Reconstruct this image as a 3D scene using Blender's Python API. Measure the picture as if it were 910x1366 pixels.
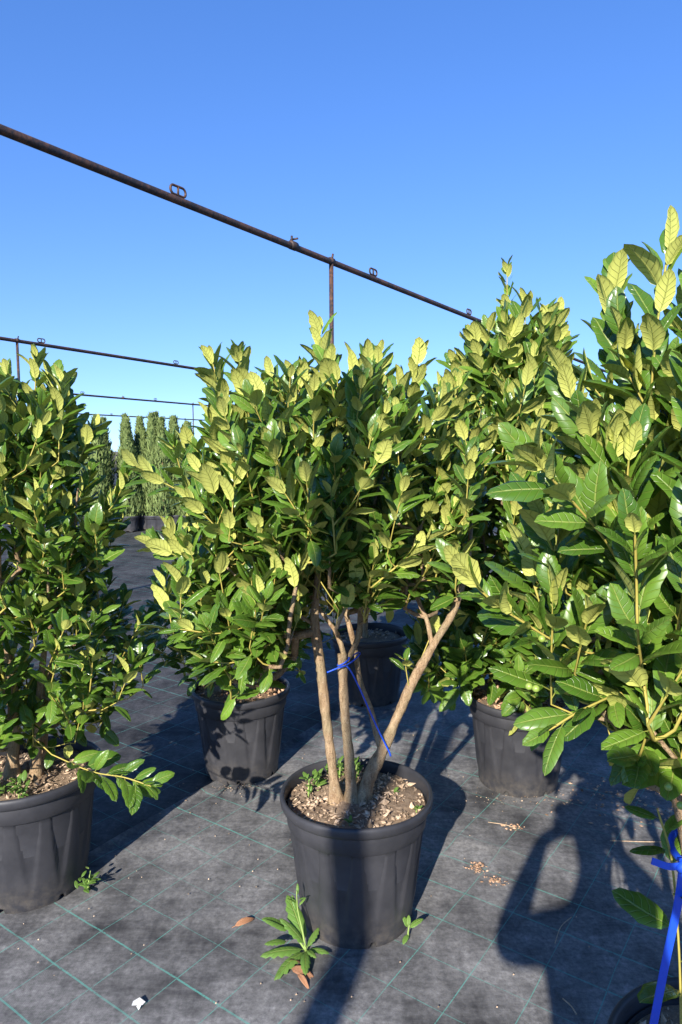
import bpy, bmesh, math, random
import numpy as np
from mathutils import Vector, Matrix, Quaternion, noise as mnoise
from mathutils.bvhtree import BVHTree

R = math.radians
for o in list(bpy.data.objects):
    bpy.data.objects.remove(o)
scene = bpy.context.scene
COL = scene.collection

# ------------------------------------------------------------------ camera, sky, sun, exposure
CAM = Vector((0.0, 0.0, 1.55))
cd = bpy.data.cameras.new('camera')
cam = bpy.data.objects.new('camera', cd); COL.objects.link(cam)
cam.location = CAM
cam.rotation_euler = (R(90 - 5.2), R(0.3), 0)
cd.sensor_fit = 'VERTICAL'; cd.sensor_height = 36.0; cd.lens = 24.56
cd.clip_start = 0.02; cd.clip_end = 2000
scene.camera = cam

SUN_EL, SUN_AZ = 27.0, 18.0          # light travels 18 degrees to the right of straight ahead
world = bpy.data.worlds.new('World'); scene.world = world
world.use_nodes = True
wn = world.node_tree; wn.nodes.clear()
w_out = wn.nodes.new('ShaderNodeOutputWorld')
w_bg = wn.nodes.new('ShaderNodeBackground'); w_bg.inputs['Strength'].default_value = 0.15
w_sky = wn.nodes.new('ShaderNodeTexSky'); w_sky.sky_type = 'NISHITA'
w_sky.sun_disc = False
w_sky.sun_elevation = R(SUN_EL); w_sky.sun_rotation = R(180 + SUN_AZ)
w_sky.altitude = 300; w_sky.air_density = 1.0; w_sky.dust_density = 0.0; w_sky.ozone_density = 3.0
w_hs = wn.nodes.new('ShaderNodeHueSaturation')
w_hs.inputs['Saturation'].default_value = 1.38; w_hs.inputs['Value'].default_value = 1.33
w_hs.inputs['Hue'].default_value = 0.518
w_tc = wn.nodes.new('ShaderNodeTexCoord')                # clear dry air: the hazy last degrees above the horizon are left out all round
w_mp = wn.nodes.new('ShaderNodeVectorMath'); w_mp.operation = 'MULTIPLY_ADD'
w_mp.inputs[1].default_value = (1, 1, 0.95); w_mp.inputs[2].default_value = (0, 0, 0.10)
wn.links.new(w_tc.outputs['Generated'], w_mp.inputs[0])
w_nm = wn.nodes.new('ShaderNodeVectorMath'); w_nm.operation = 'NORMALIZE'
wn.links.new(w_mp.outputs[0], w_nm.inputs[0]); wn.links.new(w_nm.outputs[0], w_sky.inputs['Vector'])
w_gm = wn.nodes.new('ShaderNodeGamma'); w_gm.inputs[1].default_value = 0.80     # flatter from zenith to horizon
wn.links.new(w_sky.outputs[0], w_gm.inputs[0]); wn.links.new(w_gm.outputs[0], w_hs.inputs['Color'])
wn.links.new(w_hs.outputs[0], w_bg.inputs['Color'])
wn.links.new(w_bg.outputs[0], w_out.inputs['Surface'])

sd = bpy.data.lights.new('sun', 'SUN'); sd.energy = 5.0; sd.angle = R(0.53); sd.color = (1.0, 0.945, 0.86)
sun = bpy.data.objects.new('sun', sd); COL.objects.link(sun)
ldir = Vector((math.sin(R(SUN_AZ)) * math.cos(R(SUN_EL)), math.cos(R(SUN_AZ)) * math.cos(R(SUN_EL)), -math.sin(R(SUN_EL))))
sun.rotation_euler = ldir.to_track_quat('-Z', 'Y').to_euler()
sun.location = (-6, -15, 10)

scene.view_settings.view_transform = 'Standard'
scene.view_settings.look = 'None'
scene.view_settings.gamma = 1.0
scene.view_settings.exposure = 0.82
scene.view_settings.use_curve_mapping = False

# ------------------------------------------------------------------ helpers
def tag(o, label=None, cat=None, group=None, kind=None):
    if label: o['label'] = label
    if cat: o['category'] = cat
    if group: o['group'] = group
    if kind: o['kind'] = kind
    return o

def empty(name, loc=(0, 0, 0)):
    o = bpy.data.objects.new(name, None); COL.objects.link(o)
    o.location = loc; o.empty_display_size = 0.1
    return o

class MB:
    """collects shapes in world space; build() links them as one mesh object"""
    def __init__(s): s.v = []; s.f = []; s.m = []; s.t = []; s.uv = None
    def add(s, vs, fs, mi=0, tint=0.5):
        b = len(s.v); s.v.extend([tuple(p) for p in vs]); s.t.extend([tint] * len(vs))
        for f in fs: s.f.append([b + i for i in f]); s.m.append(mi)
    def tube(s, pts, rad, n=6, mi=0, cap=True, tint=0.5, wob=0.0, rng=None):
        pts = [Vector(p) for p in pts]
        if isinstance(rad, (int, float)): rad = [rad] * len(pts)
        vs = []; fs = []; up = None
        for i, p in enumerate(pts):
            a = pts[max(0, i - 1)]; b = pts[min(len(pts) - 1, i + 1)]
            d = (b - a)
            d = d.normalized() if d.length > 1e-9 else Vector((0, 0, 1))
            if up is None:
                up = d.orthogonal().normalized()
            else:
                up = (up - d * up.dot(d))
                up = up.normalized() if up.length > 1e-6 else d.orthogonal().normalized()
            q = d.cross(up)
            for k in range(n):
                an = 2 * math.pi * k / n
                r = rad[i]
                if wob and rng: r *= 1 + rng.uniform(-wob, wob)
                vs.append(p + up * (math.cos(an) * r) + q * (math.sin(an) * r))
        for i in range(len(pts) - 1):
            for k in range(n):
                k2 = (k + 1) % n
                fs.append((i * n + k, i * n + k2, (i + 1) * n + k2, (i + 1) * n + k))
        if cap:
            fs.append(tuple(reversed(range(n)))); e = (len(pts) - 1) * n
            fs.append(tuple(e + k for k in range(n)))
        s.add(vs, fs, mi, tint)
    def box(s, c, size, rot=None, mi=0, tint=0.5):
        vs = []
        for dx in (-.5, .5):
            for dy in (-.5, .5):
                for dz in (-.5, .5):
                    p = Vector((dx * size[0], dy * size[1], dz * size[2]))
                    if rot is not None: p = rot @ p
                    vs.append(p + Vector(c))
        s.add(vs, [(0, 1, 3, 2), (4, 6, 7, 5), (0, 4, 5, 1), (2, 3, 7, 6), (0, 2, 6, 4), (1, 5, 7, 3)], mi, tint)
    def build(s, name, mats, parent=None, base=None, smooth=True):
        me = bpy.data.meshes.new(name)
        base = Vector(base) if base is not None else (parent.get('_b') and Vector(parent['_b']) if parent else None)
        vs = s.v if base is None else [(p[0] - base[0], p[1] - base[1], p[2] - base[2]) for p in s.v]
        me.from_pydata(vs, [], s.f)
        if not isinstance(mats, (list, tuple)): mats = [mats]
        for m in mats: me.materials.append(m)
        me.polygons.foreach_set('material_index', np.array(s.m, dtype=np.int32))
        me.polygons.foreach_set('use_smooth', np.full(len(s.f), smooth))
        a = me.attributes.new('tint', 'FLOAT', 'POINT'); a.data.foreach_set('value', np.array(s.t, dtype=np.float32))
        me.update()
        o = bpy.data.objects.new(name, me); COL.objects.link(o)
        if parent is not None: o.parent = parent
        return o

def smooth_path(pts, n=5):
    """Catmull-Rom through the points (and radii in a 4th component)"""
    P = [np.array(p, float) for p in pts]; P = [2 * P[0] - P[1]] + P + [2 * P[-1] - P[-2]]
    out = []
    for i in range(1, len(P) - 2):
        for k in range(n):
            t = k / n
            out.append(0.5 * ((2 * P[i]) + (-P[i - 1] + P[i + 1]) * t + (2 * P[i - 1] - 5 * P[i] + 4 * P[i + 1] - P[i + 2]) * t * t + (-P[i - 1] + 3 * P[i] - 3 * P[i + 1] + P[i + 2]) * t ** 3))
    out.append(P[-2]); return out

# ------------------------------------------------------------------ materials
class NT:
    def __init__(s, name):
        s.m = bpy.data.materials.new(name); s.m.use_nodes = True
        s.t = s.m.node_tree; s.t.nodes.clear()
        s.out = s.t.nodes.new('ShaderNodeOutputMaterial')
    def n(s, typ, **kw):
        nd = s.t.nodes.new(typ)
        for k, v in kw.items():
            if k.startswith('i_'):
                key = k[2:]
                key = int(key) if key.isdigit() else key.replace('_', ' ')
                nd.inputs[key].default_value = v
            else: setattr(nd, k, v)
        return nd
    def l(s, a, b): s.t.links.new(a, b)
    def math(s, op, a, b=None, clamp=False):
        nd = s.t.nodes.new('ShaderNodeMath'); nd.operation = op; nd.use_clamp = clamp
        for i, x in enumerate((a, b)):
            if x is None: continue
            if isinstance(x, (int, float)): nd.inputs[i].default_value = x
            else: s.l(x, nd.inputs[i])
        return nd.outputs[0]
    def mix(s, fac, a, b, blend='MIX'):
        nd = s.t.nodes.new('ShaderNodeMix'); nd.data_type = 'RGBA'; nd.blend_type = blend
        for sock, x in ((nd.inputs[0], fac), (nd.inputs[6], a), (nd.inputs[7], b)):
            if isinstance(x, (int, float)): sock.default_value = x
            elif isinstance(x, tuple): sock.default_value = (*x, 1) if len(x) == 3 else x
            else: s.l(x, sock)
        return nd.outputs[2]
    def ramp(s, fac, stops):
        nd = s.t.nodes.new('ShaderNodeValToRGB'); e = nd.color_ramp.elements
        while len(e) < len(stops): e.new(0.5)
        for el, (p, c) in zip(e, stops):
            el.position = p; el.color = (*c, 1) if len(c) == 3 else c
        s.l(fac, nd.inputs[0]); return nd.outputs[0]
    def maprange(s, v, a, b, c=0.0, d=1.0):
        nd = s.t.nodes.new('ShaderNodeMapRange'); s.l(v, nd.inputs[0])
        for i, x in enumerate((a, b, c, d)): nd.inputs[i + 1].default_value = x
        return nd.outputs[0]
    def noise(s, scale, detail=4, rough=0.6, vec=None, dist=0.0):
        nd = s.n('ShaderNodeTexNoise'); nd.inputs['Scale'].default_value = scale
        nd.inputs['Detail'].default_value = detail; nd.inputs['Roughness'].default_value = rough
        nd.inputs['Distortion'].default_value = dist
        if vec is not None: s.l(vec, nd.inputs['Vector'])
        return nd.outputs[0]
    def pos(s): return s.n('ShaderNodeNewGeometry').outputs['Position']
    def obj(s): return s.n('ShaderNodeTexCoord').outputs['Object']
    def bsdf(s, color, rough=0.6, spec=0.5, bump=None, bstr=0.3, bdist=0.01, metal=0.0):
        b = s.n('ShaderNodeBsdfPrincipled')
        for k, x in (('Base Color', color), ('Roughness', rough), ('Specular IOR Level', spec), ('Metallic', metal)):
            if isinstance(x, (int, float)): b.inputs[k].default_value = x
            elif isinstance(x, tuple): b.inputs[k].default_value = (*x, 1)
            else: s.l(x, b.inputs[k])
        if bump is not None:
            bm = s.n('ShaderNodeBump'); bm.inputs['Strength'].default_value = bstr; bm.inputs['Distance'].default_value = bdist
            s.l(bump, bm.inputs['Height']); s.l(bm.outputs[0], b.inputs['Normal'])
        return b
    def done(s, sh):
        s.l(sh.outputs[0] if hasattr(sh, 'outputs') else sh, s.out.inputs['Surface']); return s.m

def mat_simple(name, c1, c2, scale=20, rough=0.6, spec=0.4, bstr=0.2, bdist=0.004, metal=0.0, tint=0.0):
    t = NT(name); n = t.noise(scale, 5, 0.65, t.obj())
    f = t.maprange(n, 0.3, 0.7)
    c = t.mix(f, c1, c2)
    if tint:
        at = t.n('ShaderNodeAttribute', attribute_name='tint')
        rnd = t.n('ShaderNodeObjectInfo').outputs['Random']
        v = t.math('ADD', t.math('MULTIPLY', t.math('FRACT', t.math('ADD', at.outputs['Fac'], rnd)), tint), 1 - tint / 2)
        c = t.mix(1.0, c, v, 'MULTIPLY')
    return t.done(t.bsdf(c, rough, spec, n, bstr, bdist, metal))

def mat_leaf(name, top1, top2, under, vein=(0.30, 0.36, 0.08), rough=0.27, transl=0.15, pet=(0.34, 0.36, 0.07)):
    """two-sided leaf: glossy upper face, matt pale underside, raised midrib and side veins"""
    t = NT(name)
    uv = t.n('ShaderNodeUVMap').outputs[0]
    sep = t.n('ShaderNodeSeparateXYZ'); t.l(uv, sep.inputs[0])
    u, v = sep.outputs[0], sep.outputs[1]          # u: 0..1 along, v: 0 on midrib .. 1 margin
    at = t.n('ShaderNodeAttribute', attribute_name='tint').outputs['Fac']
    rnd = t.n('ShaderNodeObjectInfo').outputs['Random']
    tv = t.math('FRACT', t.math('ADD', at, rnd))
    back = t.n('ShaderNodeNewGeometry').outputs['Backfacing']
    rib = t.maprange(v, 0.03, 0.09, 1.0, 0.0)
    ph = t.math('MULTIPLY', t.math('SUBTRACT', u, t.math('MULTIPLY', v, 0.17)), 44.0)
    side = t.maprange(t.math('SINE', ph), 0.80, 1.0, 0.0, 1.0)
    n = t.noise(9.0, 3, 0.6, t.pos())
    top = t.mix(t.maprange(tv, 0.1, 0.95), top1, top2)
    top = t.mix(t.maprange(n, 0.3, 0.75), top, tuple(0.72 * a for a in top1))
    top = t.mix(t.math('MULTIPLY', rib, 0.75), top, vein)
    top = t.mix(t.math('MULTIPLY', side, 0.16), top, vein)
    un = t.mix(t.maprange(tv, 0.0, 1.0, 0.0, 0.55), under, tuple(0.62 * a for a in under))
    un = t.mix(t.math('MULTIPLY', side, 0.38), un, tuple(0.5 * a for a in under))
    un = t.mix(t.math('MULTIPLY', rib, 0.6), un, pet)
    col = t.mix(back, top, un)
    col = t.mix(t.maprange(u, -0.004, 0.0, 1.0, 0.0), col, pet)
    hgt = t.math('SUBTRACT', t.math('MULTIPLY', side, -0.6), rib)
    rg = t.math('ADD', t.math('MULTIPLY', back, 0.25), t.maprange(tv, 0, 1, rough - 0.05, rough + 0.12))
    b = t.bsdf(col, rg, 0.5, hgt, 0.75, 0.0022)
    t.l(t.maprange(back, 0, 1, 0.5, 0.2), b.inputs['Specular IOR Level'])
    tr = t.n('ShaderNodeBsdfTranslucent')
    t.l(t.mix(0.5, top, (0.22, 0.34, 0.03)), tr.inputs['Color'])
    mx = t.n('ShaderNodeMixShader'); mx.inputs[0].default_value = transl
    t.l(b.outputs[0], mx.inputs[1]); t.l(tr.outputs[0], mx.inputs[2])
    return t.done(mx)

M = {}
M['leaf'] = mat_leaf('holly leaf', (0.070, 0.155, 0.018), (0.185, 0.320, 0.034), (0.62, 0.64, 0.155))
M['weed'] = mat_leaf('weed leaf', (0.14, 0.28, 0.045), (0.20, 0.34, 0.06), (0.26, 0.36, 0.10), rough=0.5, transl=0.25, pet=(0.3, 0.4, 0.12))
M['dry'] = mat_simple('dry leaf', (0.20, 0.085, 0.04), (0.42, 0.22, 0.12), 40, 0.7, 0.2, tint=0.5)
M['twig'] = mat_simple('green twig', (0.50, 0.38, 0.09), (0.36, 0.33, 0.07), 30, 0.55, 0.3)
M['berry'] = mat_simple('green berry', (0.32, 0.40, 0.08), (0.24, 0.34, 0.06), 60, 0.3, 0.5)
M['blue'] = mat_simple('blue plastic', (0.015, 0.085, 0.62), (0.012, 0.07, 0.52), 40, 0.4, 0.5)
M['white'] = mat_simple('white plastic', (0.75, 0.75, 0.72), (0.6, 0.6, 0.56), 60, 0.6)
M['yellow_leaf'] = mat_simple('yellowed leaf', (0.75, 0.42, 0.02), (0.6, 0.3, 0.03), 60, 0.5)

def mat_bark():
    t = NT('bark'); o = t.obj()
    mp = t.n('ShaderNodeMapping'); mp.inputs['Scale'].default_value = (1, 1, 0.35); t.l(o, mp.inputs[0])
    a = t.noise(60, 6, 0.7, mp.outputs[0]); b = t.noise(9, 4, 0.6, o); c = t.noise(260, 3, 0.6, o)
    col = t.mix(t.maprange(a, 0.3, 0.7), (0.19, 0.11, 0.055), (0.55, 0.39, 0.23))
    col = t.mix(t.math('MULTIPLY', t.maprange(b, 0.45, 0.7), 0.55), col, (0.29, 0.25, 0.14))
    col = t.mix(t.math('MULTIPLY', t.maprange(c, 0.56, 0.66), 0.75), col, (0.09, 0.05, 0.03))
    col = t.mix(t.math('MULTIPLY', t.maprange(t.noise(120, 3, 0.7, o), 0.60, 0.70), 0.6), col, (0.55, 0.45, 0.33))
    h = t.math('ADD', a, t.math('MULTIPLY', c, 0.3))
    return t.done(t.bsdf(col, 0.8, 0.2, h, 1.0, 0.010))
M['bark'] = mat_bark()

def mat_pot():
    t = NT('black pot plastic'); o = t.obj()
    a = t.noise(7, 5, 0.65, o); b = t.noise(220, 3, 0.6, o); s = t.noise(55, 4, 0.75, o)
    sep = t.n('ShaderNodeSeparateXYZ'); t.l(t.pos(), sep.inputs[0])
    low = t.maprange(sep.outputs[2], 0.0, 0.13, 1.0, 0.0)
    col = t.mix(t.maprange(a, 0.35, 0.75), (0.030, 0.030, 0.034), (0.052, 0.051, 0.056))
    col = t.mix(t.math('MULTIPLY', t.maprange(s, 0.70, 0.80), 0.35), col, (0.30, 0.29, 0.27))
    dirt = t.math('MULTIPLY', low, t.maprange(t.noise(26, 5, 0.7, o), 0.38, 0.7))
    col = t.mix(t.math('MULTIPLY', dirt, 0.55), col, (0.16, 0.135, 0.105))
    rg = t.maprange(a, 0.3, 0.7, 0.42, 0.58)
    return t.done(t.bsdf(col, rg, 0.42, b, 0.12, 0.002))
M['pot'] = mat_pot()

def mat_soil(name, d, l):
    t = NT(name); o = t.obj(); a = t.noise(70, 6, 0.75, o); b = t.noise(240, 4, 0.7, o)
    at = t.n('ShaderNodeAttribute', attribute_name='tint').outputs['Fac']
    col = t.mix(t.maprange(a, 0.3, 0.7), d, l)
    col = t.mix(t.math('MULTIPLY', t.maprange(b, 0.55, 0.68), 0.5), col, (0.40, 0.32, 0.22))
    col = t.mix(1.0, col, t.maprange(at, 0, 1, 0.4, 1.9), 'MULTIPLY')
    return t.done(t.bsdf(col, 0.9, 0.15, a, 0.6, 0.01))
M['soil'] = mat_soil('soil', (0.13, 0.085, 0.055), (0.32, 0.235, 0.16))
M['chip'] = mat_soil('bark chips', (0.28, 0.19, 0.12), (0.52, 0.39, 0.27))
M['redchip'] = mat_soil('red bark chips', (0.33, 0.18, 0.10), (0.55, 0.36, 0.23))

GYAW = 35.13
GU = Vector((math.sin(R(GYAW)), math.cos(R(GYAW)), 0))     # along the rows
GV = Vector((math.cos(R(GYAW)), -math.sin(R(GYAW)), 0))    # across the rows
G0 = Vector((-1.0198, 2.0867, 0))
CA, CB = 0.17540, 0.16811

def mat_cloth(name, offa, offb, wid_a, wid_b, dark):
    """woven black ground cloth with printed green guide lines, dust and scuffs"""
    t = NT(name); p = t.pos()
    sub = t.n('ShaderNodeVectorMath', operation='SUBTRACT'); t.l(p, sub.inputs[0]); sub.inputs[1].default_value = G0
    def dot(vec):
        d = t.n('ShaderNodeVectorMath', operation='DOT_PRODUCT'); t.l(sub.outputs[0], d.inputs[0]); d.inputs[1].default_value = vec
        return d.outputs['Value']
    wob = t.math('MULTIPLY', t.math('SUBTRACT', t.noise(1.6, 2, 0.5, p), 0.5), 0.02)
    a = t.math('ADD', t.math('DIVIDE', t.math('ADD', dot(GV), wob), CA), offa)
    b = t.math('ADD', t.math('DIVIDE', t.math('ADD', dot(GU), wob), CB), offb)
    def line(x, cell, w):
        d = t.math('ABSOLUTE', t.math('SUBTRACT', t.math('FRACT', t.math('ADD', x, 0.5)), 0.5))
        d = t.math('MULTIPLY', d, cell)
        hi = t.n('ShaderNodeMath', operation='MULTIPLY')
        if isinstance(w, (int, float)): lo, hi2 = w * 0.75, w * 1.15
        return t.maprange(d, lo, hi2, 1.0, 0.0)
    la = line(a, CA, wid_a); lb = line(b, CB, wid_b)
    # every few rows the cross line is a broad double thread
    thick = t.maprange(t.math('ABSOLUTE', t.math('SUBTRACT', t.math('MODULO', t.math('ADD', b, 97.5), 6.0), 1.5)), 1.4, 1.6, 1.0, 0.0)
    lb2 = t.math('MULTIPLY', line(b, CB, wid_b * 2.1), thick)
    brk = t.maprange(t.noise(160, 2, 0.6, p), 0.34, 0.44)       # dashed weave of the thread
    wear = t.maprange(t.noise(3.0, 4, 0.7, p), 0.30, 0.62, 0.35, 1.0)
    ln = t.math('MULTIPLY', t.math('MULTIPLY', t.math('MAXIMUM', t.math('MULTIPLY', lb, 0.8), t.math('MAXIMUM', la, lb2)), brk), wear)
    # dust: cloudy, and streaked along the weave
    mp = t.n('ShaderNodeMapping'); mp.inputs['Rotation'].default_value = (0, 0, R(GYAW)); mp.inputs['Scale'].default_value = (3.2, 1.0, 1); t.l(p, mp.inputs[0])
    mp2 = t.n('ShaderNodeMapping'); mp2.inputs['Rotation'].default_value = (0, 0, R(GYAW)); mp2.inputs['Scale'].default_value = (1.0, 7.0, 1); t.l(p, mp2.inputs[0])
    d1 = t.noise(2.2, 6, 0.7, p); d2 = t.noise(3.2, 5, 0.75, mp2.outputs[0]); d3 = t.noise(55, 4, 0.75, p); d4 = t.noise(4.0, 4, 0.7, mp.outputs[0])
    dust = t.maprange(t.math('ADD', t.math('MULTIPLY', d1, 0.6), t.math('ADD', t.math('MULTIPLY', d2, 0.2), t.math('MULTIPLY', d4, 0.2))), 0.40, 0.62)
    dust = t.math('MULTIPLY', dust, t.maprange(d3, 0.3, 0.7, 0.35, 1.25))
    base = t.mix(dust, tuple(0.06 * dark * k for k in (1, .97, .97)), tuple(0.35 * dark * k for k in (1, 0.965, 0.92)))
    fleck = t.maprange(t.noise(300, 2, 0.7, p), 0.72, 0.80)
    base = t.mix(t.math('MULTIPLY', fleck, 0.25), base, (0.32, 0.30, 0.27))
    col = t.mix(t.math('MULTIPLY', ln, 0.72), base, (0.13, 0.42, 0.34))
    # weave relief: two crossing ripples at the thread pitch
    wv = t.n('ShaderNodeTexWave', wave_type='BANDS', bands_direction='X'); wv.inputs['Scale'].default_value = 95
    mpw = t.n('ShaderNodeMapping'); mpw.inputs['Rotation'].default_value = (0, 0, R(GYAW)); t.l(p, mpw.inputs[0]); t.l(mpw.outputs[0], wv.inputs['Vector'])
    wv2 = t.n('ShaderNodeTexWave', wave_type='BANDS', bands_direction='Y'); wv2.inputs['Scale'].default_value = 95; t.l(mpw.outputs[0], wv2.inputs['Vector'])
    h = t.math('ADD', t.math('MULTIPLY', wv.outputs['Fac'], wv2.outputs['Fac']), t.math('MULTIPLY', d3, 1.2))
    return t.done(t.bsdf(col, 0.75, 0.14, h, 0.45, 0.003))
M['cloth_a'] = mat_cloth('ground cloth', 0.0, 0.0, 0.0016, 0.0014, 1.0)
M['cloth_b'] = mat_cloth('ground cloth left', 0.37, 0.21, 0.0014, 0.0011, 0.36)  # cleaner black sheet; base colour also darkened to deepen the shade lying on it

def mat_pipe():
    t = NT('rusty painted pipe'); o = t.pos(); a = t.noise(5, 6, 0.75, o); b = t.noise(40, 4, 0.7, o)
    f = t.maprange(t.math('ADD', t.math('MULTIPLY', a, 0.7), t.math('MULTIPLY', b, 0.3)), 0.44, 0.62)
    col = t.mix(f, (0.040, 0.033, 0.032), (0.16, 0.075, 0.042))
    return t.done(t.bsdf(col, 0.6, 0.4, b, 0.3, 0.002, 0.2))
M['pipe'] = mat_pipe()
M['earth'] = mat_simple('earth', (0.16, 0.13, 0.10), (0.24, 0.20, 0.15), 0.6, 0.95, 0.1)

# ------------------------------------------------------------------ the ground: earth sheet and two overlapping cloth sheets
me = bpy.data.meshes.new('ground')
me.from_pydata([(-600, -600, -0.03), (600, -600, -0.03), (600, 600, -0.03), (-600, 600, -0.03)], [], [(0, 1, 2, 3)])
me.materials.append(M['earth'])
g = bpy.data.objects.new('ground', me); COL.objects.link(g); tag(g, 'bare brown earth under and beyond the ground cloth', 'ground', kind='structure')

SEAM_V = (Vector((-0.683, 3.006, 0)) - G0).dot(GV)          # distance of the seam across the rows
def seam_at(u):
    return SEAM_V + 0.018 * math.sin(u * 1.9 + 0.6) + 0.012 * math.sin(u * 5.3)

def relief(x, y):
    z = 0.0035 * mnoise.noise((x * 1.3, y * 1.3, 0.3)) + 0.0016 * mnoise.noise((x * 5, y * 5, 7.1))
    # soft creases in the cloth
    for (ax, ay, dx, dy, ln, amp, wd) in ((0.42, 2.66, 0.93, -0.37, 0.36, 0.006, 0.022), (-0.95, 2.52, 0.86, 0.5, 0.35, 0.005, 0.02), (-0.62, 2.16, 0.97, 0.2, 0.5, 0.003, 0.03), (0.1, 1.75, 0.9, -0.43, 0.4, 0.003, 0.03)):
        s = (x - ax) * dx + (y - ay) * dy; q = -(x - ax) * dy + (y - ay) * dx
        z += amp * math.exp(-(q / wd) ** 2) * math.exp(-(max(0, abs(s) - ln) / 0.08) ** 2) if abs(q) < 4 * wd else 0
    return z

def cloth(name, us, vs, mat, z0, edge, label):
    verts = []; faces = []
    nu, nv = len(us), len(vs)
    for u in us:
        e = seam_at(u)
        for j, v in enumerate(vs):
            vv = v + e
            p = G0 + GU * u + GV * vv
            z = z0 + relief(p.x, p.y)
            if edge: z += 0.016 * math.exp(-(v / 0.02) ** 2) * (0.6 + 0.6 * mnoise.noise((u * 3, 2.2, 0)))
            verts.append((p.x, p.y, z))
    for i in range(nu - 1):
        for j in range(nv - 1):
            a = i * nv + j
            faces.append((a, a + 1, a + nv + 1, a + nv))
    me = bpy.data.meshes.new(name); me.from_pydata(verts, [], faces); me.materials.append(mat)
    me.polygons.foreach_set('use_smooth', np.full(len(faces), True)); me.update()
    o = bpy.data.objects.new(name, me); COL.objects.link(o); tag(o, label, 'ground cloth', kind='structure')
    return o
fine = list(np.arange(-1.6, 3.2, 0.03))
us = [-14, -8, -5, -3, -2.2] + fine + [3.5, 4, 5, 6, 8, 11, 15, 20, 30, 45, 70]
va = [0, 0.01, 0.02, 0.04, 0.06] + list(np.arange(0.09, 2.9, 0.03)) + [3.2, 4, 6, 9, 14, 22]
vb = [0.06] + [-x for x in np.arange(0.0, 1.2, 0.03)] + [-1.6, -2.5, -4, -7, -12, -20, -32, -50]
cloth('ground_cloth', us, va, M['cloth_a'], 0.0, True, 'black woven ground cloth with green guide lines under the pots')
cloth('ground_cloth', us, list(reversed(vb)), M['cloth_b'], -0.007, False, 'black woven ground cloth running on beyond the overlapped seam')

# ------------------------------------------------------------------ pipe frames over the rows
def pipe_frame(p0, yaw, s0, s1, posts, hooks, clamps, rp, label, zz=3.6):
    d = Vector((math.sin(R(yaw)), math.cos(R(yaw)), 0)); p0 = Vector((p0[0], p0[1], 0)); q = Vector((d.y, -d.x, 0))
    t = empty('pipe_frame', p0 + d * posts[0]); t['_b'] = tuple(t.location)
    tag(t, label, 'pipe frame', 'pipe frames over the nursery rows')
    def at(s, z): return p0 + d * s + Vector((0, 0, z))
    m = MB(); n = 14
    m.tube([at(s0 + (s1 - s0) * i / n, zz - 0.012 * math.sin(math.pi * i / n)) for i in range(n + 1)], rp, 12); m.build('pipe', M['pipe'], t)
    for s in posts:
        m = MB(); m.tube([at(s, -0.02), at(s, zz - rp * 0.6)], 0.025, 10); po = m.build('post', M['pipe'], t)
        m = MB(); m.tube([at(s - .035, zz), at(s + .035, zz)], rp * 1.12, 12)
        m.tube([at(s + .02, zz + rp), at(s + .035, zz + rp + 0.05)], 0.012, 6); m.build('post_cap', M['pipe'], po, base=t.location)
    for s in hooks:                                # flat oval link with a bar across, welded on top of the pipe
        m = MB(); L, h, r = 0.085, 0.036, 0.0105; c = zz + rp + h
        ring = []
        for k in range(20):
            an = 2 * math.pi * k / 20
            ring.append(at(s + (L - h) * (1 if math.cos(an) > 0 else -1) + h * math.cos(an), c + h * math.sin(an)))
        m.tube(ring + ring[:1], r, 6, cap=False); m.tube([at(s, c - h), at(s, c + h)], r, 6)
        m.build('hook_link', M['pipe'], t)
    for s in clamps:
        m = MB(); m.tube([at(s - .05, zz), at(s - .045, zz), at(s + .045, zz), at(s + .05, zz)], [rp * 1.02, rp * 1.38, rp * 1.38, rp * 1.02], 12)
        m.tube([at(s - .02, zz + rp), at(s - .02, zz + rp + .06)], .012, 6); m.tube([at(s + .015, zz + rp + .035) - q * .04, at(s + .015, zz + rp + .035) + q * .05], .01, 6)
        m.build('pipe_coupling', M['pipe'], t)
    del t['_b']
    return t
pipe_frame((-0.097, 7.888), 32.76, -12, 26, [0, 6.2, 12.4], [-2.28, .92, 3.9, -5.4], [-.70, 5.3], 0.032, 'rusty dark pipe frame with a coupling, passing high over the nearest shrubs')
pipe_frame((-6.071, 13.35), 27.0, -10, 30, [0, 7.0, 14], [.55, 4.5, -3.4], [], 0.034, 'dark pipe frame with its post rising behind the bushy shrub at the seam')
pipe_frame((-10.1, 25.5), 26.5, -12, 30, [0, 7.5, -7.5], [1.0, 5.0, 9], [3.1], 0.036, 'thin dark pipe frame in the third row back, with a coupling between two links')
pipe_frame((-14.5, 41.0), 29.0, -14, 40, [-6, 8, 20], [1.5, 6], [], 0.04, 'farthest pipe frame, passing just above the conifer tops')
# the post of the row behind the photographer, whose shadow falls across the middle pot
t = empty('shade_post', (-1.28, -1.98, 0)); t['_b'] = tuple(t.location)
tag(t, 'tall dark post behind the person, casting a narrow shadow on a pot', 'post')
m = MB(); m.tube([(-1.28, -1.98, -.02), (-1.28, -1.98, 3.9)], 0.058, 14); m.build('post', M['pipe'], t)
m = MB(); m.tube([(-1.28, -1.98, 3.9), (-1.28, -1.98, 3.92)], 0.066, 14); m.build('post_cap', M['pipe'], t)
del t['_b']

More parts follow.
